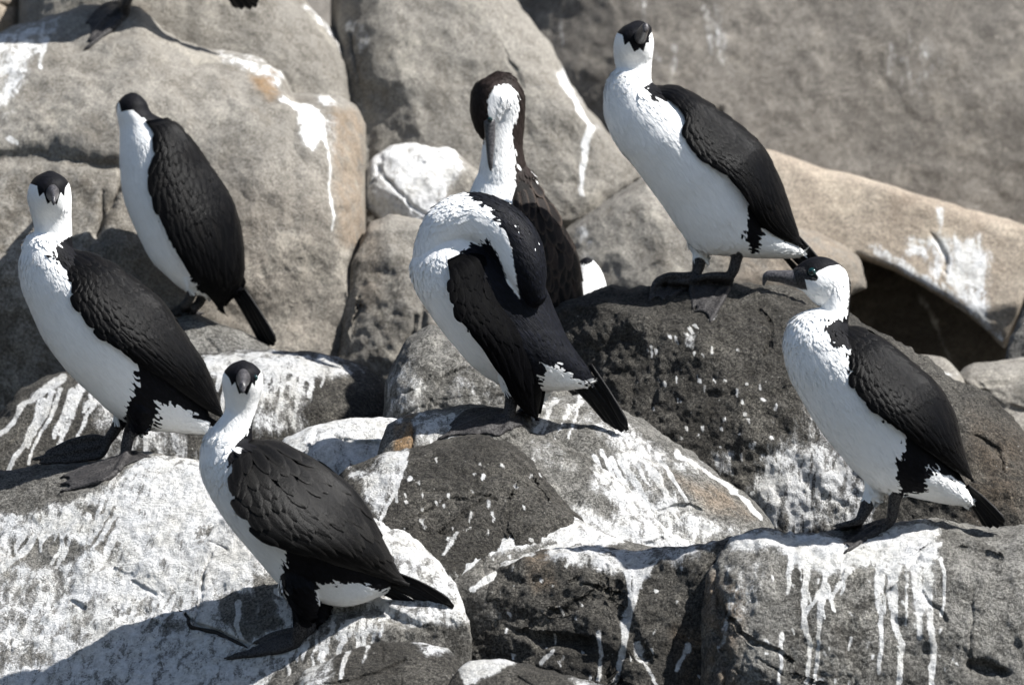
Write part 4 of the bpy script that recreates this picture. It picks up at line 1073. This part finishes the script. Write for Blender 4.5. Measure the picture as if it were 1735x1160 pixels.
Cb = dict(mat=PL['steep'], fmat=F_WORN, seed=11, loose=1.6,
    torso=[(354, 730, 422, 740, 32), (343, 753, 432, 750, 46), (338, 783, 468, 755, 60), (345, 815, 516, 782, 74), (362, 850, 560, 810, 82), (385, 885, 594, 846, 86), (412, 920, 622, 884, 84), (442, 955, 642, 918, 76),
           (475, 990, 656, 946, 64), (515, 1014, 664, 964, 46), (570, 1026, 664, 978, 34), (615, 1020, 660, 988, 20), (636, 1012, 652, 1000, 8)],
    lofts=[[(352, 770, 430, 765, 38), (352, 738, 428, 742, 34), (367, 715, 428, 720, 31), (380, 697, 433, 700, 31), (381, 680, 438, 680, 35, -3), (377, 658, 444, 660, 42, -8), (376, 641, 445, 642, 45, -10), (381, 627, 440, 627, 42, -10), (393, 616, 429, 616, 28, -8), (405, 611.5, 418, 611.5, 12, -6)]],
    black=[[(430, 705), (440, 700), (436, 742), (560, 760), (700, 960), (680, 990), (640, 1006), (625, 992), (580, 985), (545, 980), (530, 990), (528, 1010), (560, 1030), (545, 1075), (490, 1085), (492, 1035), (474, 995), (474, 960), (477, 925), (465, 910), (437, 895), (420, 882),
            (400, 850), (382, 818), (396, 805), (390, 770), (400, 752), (418, 735)]],
    cap=[[(368, 600), (381, 632), (388, 640), (392, 654), (398, 647), (405, 668), (412, 664), (419, 669), (425, 655), (428, 648), (432, 655), (434, 641), (441, 632), (452, 600)]],
    wing=[(392, 764, 428, 743, 44, .42), (394, 786, 470, 747, 70, .45), (392, 815, 516, 767, 88, .5), (402, 848, 561, 796, 100, .5), (425, 884, 599, 831, 106, .5), (465, 913, 624, 868, 106, .5), (515, 933, 643, 905, 98, .5),
          (560, 950, 657, 935, 80, .5), (610, 966, 669, 958, 50, .5), (655, 979, 677, 974, 26, .5), (676, 986, 682, 982, 12, .5)],
    zones=[(0.46, 0.80, 170, 10.5, 26, 12, 0.4, 3.0), (0.28, 0.66, 92, 12.0, 34, 16, 1.2, 4.6), (0.02, 0.46, 50, 12.0, 24, 17, 1.6, 4.6)],
    tail=(((672, 972), (640, 1000)), [(764, 1022), (769, 1028), (762, 1033), (748, 1036), (722, 1039), (704, 1034)]), tailw=7,
    bill=('front', [(412, 636, 13, 13, -36), (412, 642, 12, 14, -58), (411, 647, 9, 11, -82), (411, 651, 7, 9, -102), (411, 656, 6, 7, -114), (411, 663, 3, 3, -118)]),
    eyes=[(431, 640, -40, 6.2), (391, 641, -38, 5.5)],
    legs=[dict(leg=[(508, 985, 36), (514, 1022, 24), (510, 1048, 14), (507, 1072, 12)], ankle=(502, 1092), toes=[[(495, 1098), (440, 1108), (386, 1115)], [(490, 1094), (445, 1101), (400, 1109)], [(488, 1088), (460, 1092), (430, 1099)]], side=-1, skin_from=3),
          dict(leg=[(545, 990, 30), (540, 1022, 20), (530, 1045, 14), (524, 1062, 12)], ankle=(516, 1076), toes=[[(500, 1080), (470, 1086), (438, 1096)], [(498, 1070), (465, 1074), (434, 1088)]], side=1, skin_from=3)])

G = dict(mat=PL['steep'], fmat=F_BLACK, seed=21,
    torso=[(1043, 118, 1099, 124, 36), (1029, 136, 1108, 143, 50), (1023, 165, 1142, 155, 64), (1026, 205, 1182, 175, 76), (1045, 246, 1221, 203, 84), (1073, 281, 1258, 234, 88), (1099, 316, 1288, 269, 88), (1124, 351, 1308, 308, 82),
           (1148, 386, 1322, 348, 74), (1178, 422, 1332, 382, 60), (1225, 433, 1342, 404, 44), (1285, 437, 1351, 416, 30), (1330, 438, 1358, 424, 16), (1352, 435, 1362, 428, 7)],
    lofts=[[(1050, 160, 1104, 160, 34), (1046, 122, 1103, 140, 30), (1042, 105, 1104, 110, 32), (1040, 90, 1106, 92, 39, -6), (1040, 73, 1108, 73, 44, -10), (1044, 58, 1105, 57, 43, -10), (1054, 46, 1103, 45, 34, -8), (1068, 38.5, 1093, 38.5, 16, -6)]],
    black=[[(1090, 149), (1104, 140), (1150, 136), (1260, 190), (1360, 350), (1380, 420), (1372, 430), (1346, 410), (1322, 403), (1291, 380), (1284, 389), (1272, 428), (1257, 418), (1256, 384), (1263, 351), (1269, 332), (1262, 312), (1237, 292),
            (1199, 273), (1175, 242), (1163, 223), (1156, 204), (1168, 192), (1150, 178), (1133, 160), (1102, 164)]],
    cap=[[(1030, 30), (1045, 55.5), (1055, 60), (1058, 77), (1066, 71), (1074.5, 89), (1084, 82), (1090, 88), (1095, 73), (1100.5, 73), (1100, 61), (1104, 55.5), (1120, 30)]],
    wing=[(1103, 162, 1112, 144, 46, .4), (1133, 166, 1150, 147, 62, .38), (1163, 194, 1190, 168, 76, .42), (1162, 226, 1226, 191, 86, .45), (1190, 266, 1260, 218, 94, .45), (1230, 291, 1290, 246, 95, .45), (1264, 326, 1312, 283, 90, .45),
          (1284, 360, 1329, 323, 78, .5), (1305, 386, 1341, 360, 56, .5), (1330, 403, 1350, 388, 32, .5), (1348, 411, 1354, 403, 14, .5)],
    tail=(((1350, 400), (1328, 434)), [(1398, 462), (1399, 470), (1396, 476), (1385, 480), (1366, 480)]), tailw=7,
    bill=('front', [(1083, 66, 12, 13, -36), (1086, 60, 10, 12, -62), (1090, 53, 8, 10, -84), (1093, 48, 7, 8, -104), (1094, 47, 5, 6, -112), (1093, 53, 2.5, 3, -116)]),
    eyes=[(1059, 64, -32, 4), (1099, 64, -32, 4)],
    legs=[dict(leg=[(1258, 395, 30), (1252, 420, 14), (1248, 438, 10.5), (1243, 456, 10)], ankle=(1238, 470), probe=(1238, 500), toes=[[(1238, 480), (1222, 512), (1203, 546)], [(1226, 486), (1200, 512), (1180, 528)], [(1210, 468), (1172, 474), (1172, 505), (1174, 524)]], side=-1),
          dict(leg=[(1186, 410, 24), (1186, 430, 14), (1184, 448, 12)], ankle=(1180, 468), probe=(1178, 492), toes=[[(1176, 480), (1166, 488), (1148, 496), (1138, 502)], [(1168, 478), (1145, 478), (1128, 492), (1124, 510)], [(1170, 469), (1130, 468), (1108, 480), (1101, 512)]], side=1)])

H = dict(mat=PL['steep'], fmat=F_BLACK, seed=31, spine=[(1340, 470), (1380, 470), (1412, 475), (1416, 520), (1405, 560), (1430, 600), (1470, 690), (1530, 780), (1640, 845)],
    torso=[(1362, 528, 1424, 534, 36), (1342, 541, 1436, 550, 50), (1328, 571, 1458, 562, 62), (1328, 601, 1496, 584, 72), (1337, 636, 1531, 614, 80), (1356, 673, 1565, 644, 84), (1382, 716, 1592, 676, 85), (1412, 757, 1608, 716, 80),
           (1447, 797, 1614, 758, 72), (1490, 830, 1621, 792, 60), (1545, 842, 1632, 813, 42), (1600, 853, 1639, 828, 26), (1634, 857, 1646, 842, 10)],
    lofts=[[(1344, 457, 1350, 488, 12), (1355, 446, 1362, 494, 20), (1371, 437, 1377, 510, 27), (1391, 434.5, 1391, 517, 30), (1412, 441, 1408, 520, 28), (1428, 452, 1423, 518, 22), (1437, 467, 1434, 505, 11)],
           [(1385, 470, 1438, 472, 24), (1390, 490, 1441, 492, 26), (1393, 510, 1440, 520, 27), (1388, 535, 1437, 552, 32), (1370, 570, 1440, 580, 40)]],
    black=[[(1403, 545), (1424, 540), (1436, 526), (1442, 540), (1480, 552), (1660, 700), (1670, 830), (1642, 822), (1602, 803), (1573, 787), (1559, 794), (1561, 813), (1554, 834), (1532, 836), (1526, 856), (1508, 856), (1510, 830), (1512, 808), (1516, 780), (1528, 742), (1530, 723),
            (1507, 709), (1474, 680), (1448, 647), (1438, 614), (1450, 608), (1445, 583), (1412, 579), (1403, 566)],
           [(1424, 448), (1433, 457), (1437.5, 473), (1438.5, 497), (1435, 528), (1424, 540), (1450, 560), (1455, 470), (1430, 440)]],
    cap=[[(1338, 425), (1342, 457), (1348, 463), (1364, 473), (1370, 471), (1384, 475.5), (1386, 470), (1382, 463), (1384, 460), (1395, 455), (1404, 451), (1421, 449), (1434, 458), (1446, 440), (1410, 420), (1370, 420)],
         ],
    skin=[[(1330, 457), (1362, 452), (1368, 466), (1384, 474), (1380, 476), (1364, 473), (1368, 491), (1356, 489), (1340, 484)]],
    wing=[(1405, 561, 1430, 549, 46, .42), (1413, 584, 1464, 557, 62, .45), (1443, 612, 1507, 582, 76, .45), (1449, 650, 1546, 614, 86, .5), (1480, 688, 1582, 645, 92, .5), (1510, 712, 1606, 678, 92, .5), (1546, 738, 1621, 713, 86, .5),
          (1580, 764, 1629, 748, 72, .5), (1612, 788, 1636, 775, 48, .5), (1636, 804, 1642, 796, 24, .5), (1642, 809, 1644, 804, 12, .5)],
    tail=(((1638, 822), (1640, 848)), [(1702, 884), (1700, 890), (1692, 893), (1680, 893), (1672, 891)]), tailw=6,
    bill=('side', [(1372, 455, 1366, 490, 16), (1352, 457, 1354, 489, 13), (1338, 457.5, 1338, 484.5, 11), (1322, 458, 1321, 479, 9), (1308, 458, 1308, 477, 7.5), (1299, 459.5, 1302, 476, 6), (1293, 465, 1300, 475, 5), (1291.5, 473, 1298, 478, 3.5), (1292, 482, 1295, 484, 1.5)]),
    eyes=[(1375.6, 460.7, -25, 7.2), (1375.6, 460.7, 25, 7.2)],
    legs=[dict(leg=[(1532, 800, 32), (1524, 826, 17), (1516, 846, 11), (1513, 868, 10)], ankle=(1509, 885), probe=(1509, 896), toes=[[(1497, 896), (1465, 914), (1434, 935)], [(1490, 892), (1456, 906), (1430, 923)], [(1485, 888), (1455, 899), (1430, 912)]], side=-1),
          dict(leg=[(1484, 808, 24), (1478, 830, 13), (1468, 858, 11.5)], ankle=(1458, 882), probe=(1458, 908), toes=[[(1450, 892), (1436, 896), (1420, 897)], [(1446, 887), (1432, 889), (1418, 891)]], side=1)])

B = dict(mat=PL['far'], fmat=F_BLACK, seed=41,
    torso=[(213, 160, 238, 162, 14), (201, 172, 249, 174, 30), (198, 192, 258, 192, 36), (202, 217, 288, 208, 42), (203, 247, 314, 238, 56), (203, 286, 338, 272, 66), (208, 326, 362, 312, 72), (220, 366, 382, 352, 74), (236, 403, 394, 392, 72),
           (256, 439, 402, 432, 64), (282, 467, 406, 465, 52), (312, 491, 407, 485, 36), (340, 503, 404, 497, 24), (368, 506, 398, 502, 12)],
    black=[[(225, 186), (236, 191), (262, 219), (258, 236), (272, 245), (266, 264), (256, 280), (258, 314), (269, 357), (288, 396), (305, 430), (316, 460), (336, 493), (348, 482), (362, 500), (385, 512), (420, 512), (440, 400), (330, 210), (262, 150), (240, 170)]],
    cap=[[(185, 140), (203, 178), (205, 190), (212, 188), (225, 186), (240, 200), (270, 190), (262, 140)]], skin=[],
    wing=[(246, 205, 284, 199, 42, .5), (262, 230, 304, 213, 54, .5), (264, 264, 330, 243, 66, .5), (258, 302, 353, 277, 74, .5), (270, 354, 379, 314, 80, .5), (293, 402, 399, 354, 82, .5), (318, 442, 410, 400, 78, .5), (338, 476, 414, 445, 66, .5),
          (355, 497, 411, 480, 48, .5), (368, 512, 395, 498, 30, .5), (376, 524, 381, 512, 12, .5)],
    tail=(((412, 490), (396, 498)), [(466, 580), (464, 585), (456, 586), (448, 583)]), tailw=7,
    bill=('front', [(206, 178, 8, 8, 20), (203, 182, 7, 8, 42), (201, 186, 5, 6, 66), (200, 190, 3, 4, 84), (200, 194, 2, 2, 90)]),
    eyes=[(204, 176, 24, 5), (236, 176, 30, 5)],
    legs=[dict(leg=[(326, 468, 24), (326, 488, 12), (322, 504, 9)], ankle=(314, 519), probe=(316, 546), toes=[[(310, 525), (304, 531), (296, 534)], [(308, 521), (300, 524), (293, 527)]], side=-1),
          dict(leg=[(352, 472, 22), (346, 494, 11), (338, 512, 9)], ankle=(330, 524), probe=(334, 545), toes=[[(326, 528), (334, 532), (340, 532)], [(322, 526), (314, 532), (308, 534)]], side=1)])

Dp = dict(mat=PL['preen'], fmat=F_JET, seed=51, loose=2.2,
    torso=[(735, 392, 800, 380, 34), (698, 438, 850, 410, 60), (700, 481, 888, 442, 78), (725, 526, 922, 482, 85), (757, 571, 942, 528, 85), (793, 612, 962, 572, 80), (830, 642, 982, 602, 65), (872, 658, 996, 624, 46), (930, 662, 1002, 640, 30), (968, 660, 1004, 648, 14)],
    chains=[[(742, 450, 0, 44), (745, 415, -4, 42), (765, 384, -10, 46), (800, 372, -20, 46), (840, 384, -34, 46), (873, 416, -48, 45), (890, 455, -62, 38), (900, 484, -66, 28), (907, 500, -66, 20)]],
    black=[[(800, 322), (812, 336), (836, 355), (852, 378), (866, 420), (874, 465), (880, 504), (905, 540), (945, 500), (940, 400), (870, 345), (820, 315)],
           [(762, 440), (780, 421), (833, 413), (848, 440), (860, 480), (880, 506), (940, 480), (1012, 600), (1012, 645), (972, 644), (940, 620), (915, 612), (905, 650), (884, 680), (856, 680), (851, 627), (799, 557), (775, 529), (764, 494)]],
    wing=[(758, 440, 800, 420, 84, .40), (762, 470, 842, 424, 98, .42), (765, 500, 868, 470, 104, .45), (776, 532, 890, 515, 108, .5), (800, 560, 908, 552, 108, .5), (827, 592, 920, 585, 102, .5), (848, 628, 922, 620, 90, .5), (868, 662, 920, 650, 70, .5),
          (888, 690, 916, 676, 45, .5), (904, 704, 911, 700, 22, .5)],
    fsize=1.1, fleck=[(806, 330), (840, 352), (862, 390), (874, 440), (900, 450), (925, 430), (900, 385), (868, 355)], spine=[(908, 510), (885, 440), (845, 385), (800, 365), (750, 400), (750, 440), (790, 480), (850, 550), (920, 620), (1000, 655)],
    tail=(((1000, 618), (966, 648)), [(1062, 722), (1063, 729), (1055, 731), (1046, 726), (1034, 717)]), tailw=7,
    legs=[dict(leg=[(868, 630, 34), (868, 662, 17), (866, 682, 11.5), (863, 698, 11)], ankle=(858, 712), toes=[[(862, 720), (850, 734), (842, 738)], [(840, 720), (815, 730), (790, 736)], [(835, 705), (790, 720), (745, 744)], [(830, 695), (790, 698), (765, 720)]], side=-1),
          dict(leg=[(920, 640, 22), (908, 668, 12), (892, 690, 9)], ankle=(880, 706), Y=None, toes=[[(884, 712), (890, 718), (893, 721)], [(870, 710), (868, 720), (866, 728)]], side=1, conform=True)])

E = dict(mat=PL['brown'], fmat=F_BROWN, seed=61, Y=790, loose=1.8, spine=[(822, 230), (835, 150), (860, 190), (852, 260), (855, 340), (870, 440), (890, 540), (950, 640)],
    torso=[(818, 280, 900, 288, 34), (797, 322, 920, 330, 52), (772, 380, 948, 382, 74), (766, 440, 968, 430, 82), (772, 500, 978, 490, 82), (800, 560, 984, 550, 72), (850, 612, 986, 600, 44), (900, 640, 985, 620, 24)],
    chains=[[(852, 340, 0, 50), (852, 290, 0, 43), (852, 246, 0, 36), (857, 205, 0, 34), (852, 168, -4, 39), (845, 156, -6, 36)], [(848, 152, -6, 34), (836, 168, -12, 42), (826, 190, -20, 33), (822, 213, -24, 21), (823, 226, -26, 13)]],
    black=[[(770, 180), (800, 120), (850, 100), (905, 140), (898, 200), (892, 245), (905, 300), (930, 330), (1010, 450), (1010, 640), (870, 640), (872, 400), (874, 330), (871, 263), (868, 223), (878, 185), (878, 160), (862, 143), (838, 147), (827, 171), (827, 205), (820, 245), (780, 245)]],
    wing=[(868, 312, 896, 290, 44, .45), (868, 345, 914, 318, 60, .45), (862, 390, 938, 350, 76, .5), (855, 440, 961, 396, 88, .5), (858, 490, 978, 438, 92, .5), (875, 540, 985, 494, 88, .5), (900, 580, 988, 550, 70, .5), (935, 615, 990, 600, 45, .5), (975, 640, 992, 632, 20, .5)],
    zones=[(0.46, 0.80, 150, 10, 26, 12, 0.4, 3.0), (0.28, 0.66, 76, 9.5, 30, 13, 1.2, 4.0), (0.02, 0.50, 40, 10, 22, 14, 1.6, 4.6)],
    tail=(((975, 620), (960, 640)), [(1010, 690), (1008, 700), (1000, 704)]),
    bill=('side', [(820, 206, 839, 204, 9, -46), (821, 225, 839, 224, 8, -48), (823, 245, 838, 245, 7, -50), (825, 265, 836, 266, 6, -52), (827, 279, 835, 281, 4.5, -52), (830, 289, 833, 290, 2, -50)]),
    eyes=[(830, 203, -56, 5)],
    legs=[dict(leg=[(870, 600, 30), (868, 630, 13), (862, 650, 10)], ankle=(855, 668), Y=760, raw=True, toes=[[(845, 674), (825, 680), (805, 684)], [(850, 672), (835, 668), (812, 670)]], side=-1, conform=False),
          dict(leg=[(900, 600, 30), (900, 630, 13), (896, 650, 10)], ankle=(888, 664), Y=820, raw=True, toes=[[(880, 670), (860, 674), (845, 678)], [(884, 668), (865, 664), (845, 666)]], side=1, conform=False)])

Fh = dict(mat=PL['far'], fmat=F_BLACK, seed=71, Y=930,
    torso=[(988, 437, 1004, 440, 16), (978, 448, 1016, 454, 28), (966, 475, 1026, 478, 42), (952, 510, 1032, 512, 56), (945, 550, 1032, 552, 62), (950, 590, 1024, 594, 54), (962, 625, 1008, 628, 36), (972, 645, 992, 646, 14)],
    black=[[(960, 425), (972, 446), (985, 448), (1000, 447), (1006, 440), (1000, 428), (980, 420)], [(930, 450), (972, 446), (978, 500), (975, 640), (930, 640)]],
    wing=[(982, 446, 972, 446, 30, .4), (978, 480, 958, 474, 46, .4), (975, 520, 944, 516, 60, .45), (974, 560, 938, 560, 64, .5), (974, 600, 944, 604, 50, .5), (972, 640, 958, 642, 24, .5)], fsize=.8,
    tail=(((962, 630), (972, 645)), [(930, 690), (936, 696), (944, 698)]),
    legs=[dict(leg=[(985, 610, 22), (986, 636, 10)], ankle=(990, 664), Y=900, raw=True, toes=[[(1000, 670), (1015, 676)], [(1000, 664), (1020, 668)]], side=-1, conform=False),
          dict(leg=[(1000, 610, 22), (1002, 636, 10)], ankle=(1006, 660), Y=950, raw=True, toes=[[(1016, 664), (1030, 670)], [(1016, 658), (1034, 662)]], side=1, conform=False)])

I = dict(H); I.update(xf=(1.15, 215 - 1509, 6 - 885, 1509, 885), seed=81, legs=[
    dict(H['legs'][0], ankle=(214, 8), probe=(205, 42), raw=True, toes=[[(216, 22), (200, 42), (165, 68), (146, 84)], [(205, 18), (182, 32), (164, 52), (152, 70)], [(192, 8), (172, 14), (160, 26), (148, 40)]]),
    dict(H['legs'][1], ankle=(236, -16), probe=(180, 36), raw=True, toes=[[(222, -20), (205, -22), (190, -22)], [(222, -14), (205, -12), (190, -14)]], conform=False)])

def prep(sp):
    near = sp['legs'][0]
    y0 = near.get('Y') if near.get('Y') is not None else hit(*near.get('probe', near['ankle']))
    for lg in sp['legs'][1:]:
        if 'Y' in lg and lg['Y'] is None: lg['Y'] = (y0 or 0) + 60
    return sp

bird("upright bird at the left edge, facing the viewer, big webbed feet on the white slope", prep(A))
bird("hunched bird with its face turned away, on the pale rock tip behind the leftmost bird", prep(B))
bird("lowest bird, at the front, with worn brown black wing and long shadow", prep(Cb))
bird("preening bird, white neck looped back over a jet black wing, on the centre mound", prep(Dp))
bird("brown headed bird with buff edged wing feathers, bill tucked down its white throat", prep(E))
bird("bird almost hidden behind the dark domed boulder, only a small white curve showing", prep(Fh))
bird("topmost whole bird, standing tall on the dark domed boulder and facing the viewer", prep(G))
bird("bird in profile at the right with hooked grey bill and green eye", prep(H))
bird("bird cut off by the top left edge, only its webbed foot and tail showing", prep(I))

# ------------------------------------------------------------------ a dry twig caught on the white slope
tw = []
for (x, y, r_) in [(304, 1034, 1.2), (316, 1042, 2.4), (322, 1060, 3.0), (340, 1066, 3.2), (362, 1070, 3.4), (384, 1080, 3.2), (402, 1088, 2.6), (418, 1096, 1.5)]:
    h_ = hit(x, y, 0); tw.append((x, y, h_ - 3.5, r_ * 1.15))
a1, f1 = chain(tw, m=8)
h1 = hit(318, 1046, 0)
a2, f2 = chain([(320, 1056, tw[2][2], 2), (314, 1052, h1 - 5, 1.8), (306, 1055, h1 - 6, 1.2)], m=8)
M_TWIG = simple_mat("dark_dead_wood", (0.012, 0.011, 0.010), (0.035, 0.031, 0.027), 0.8, 150, 0.002, 0.2)
tg = link_mesh("twig", np.vstack([a1, a2]), f1 + [[k + len(a1) for k in q] for q in f2], M_TWIG, None, a1.mean(0))
tag(tg, "thin dark twig lying on the white stained slope left of the front bird's feet", "twig")
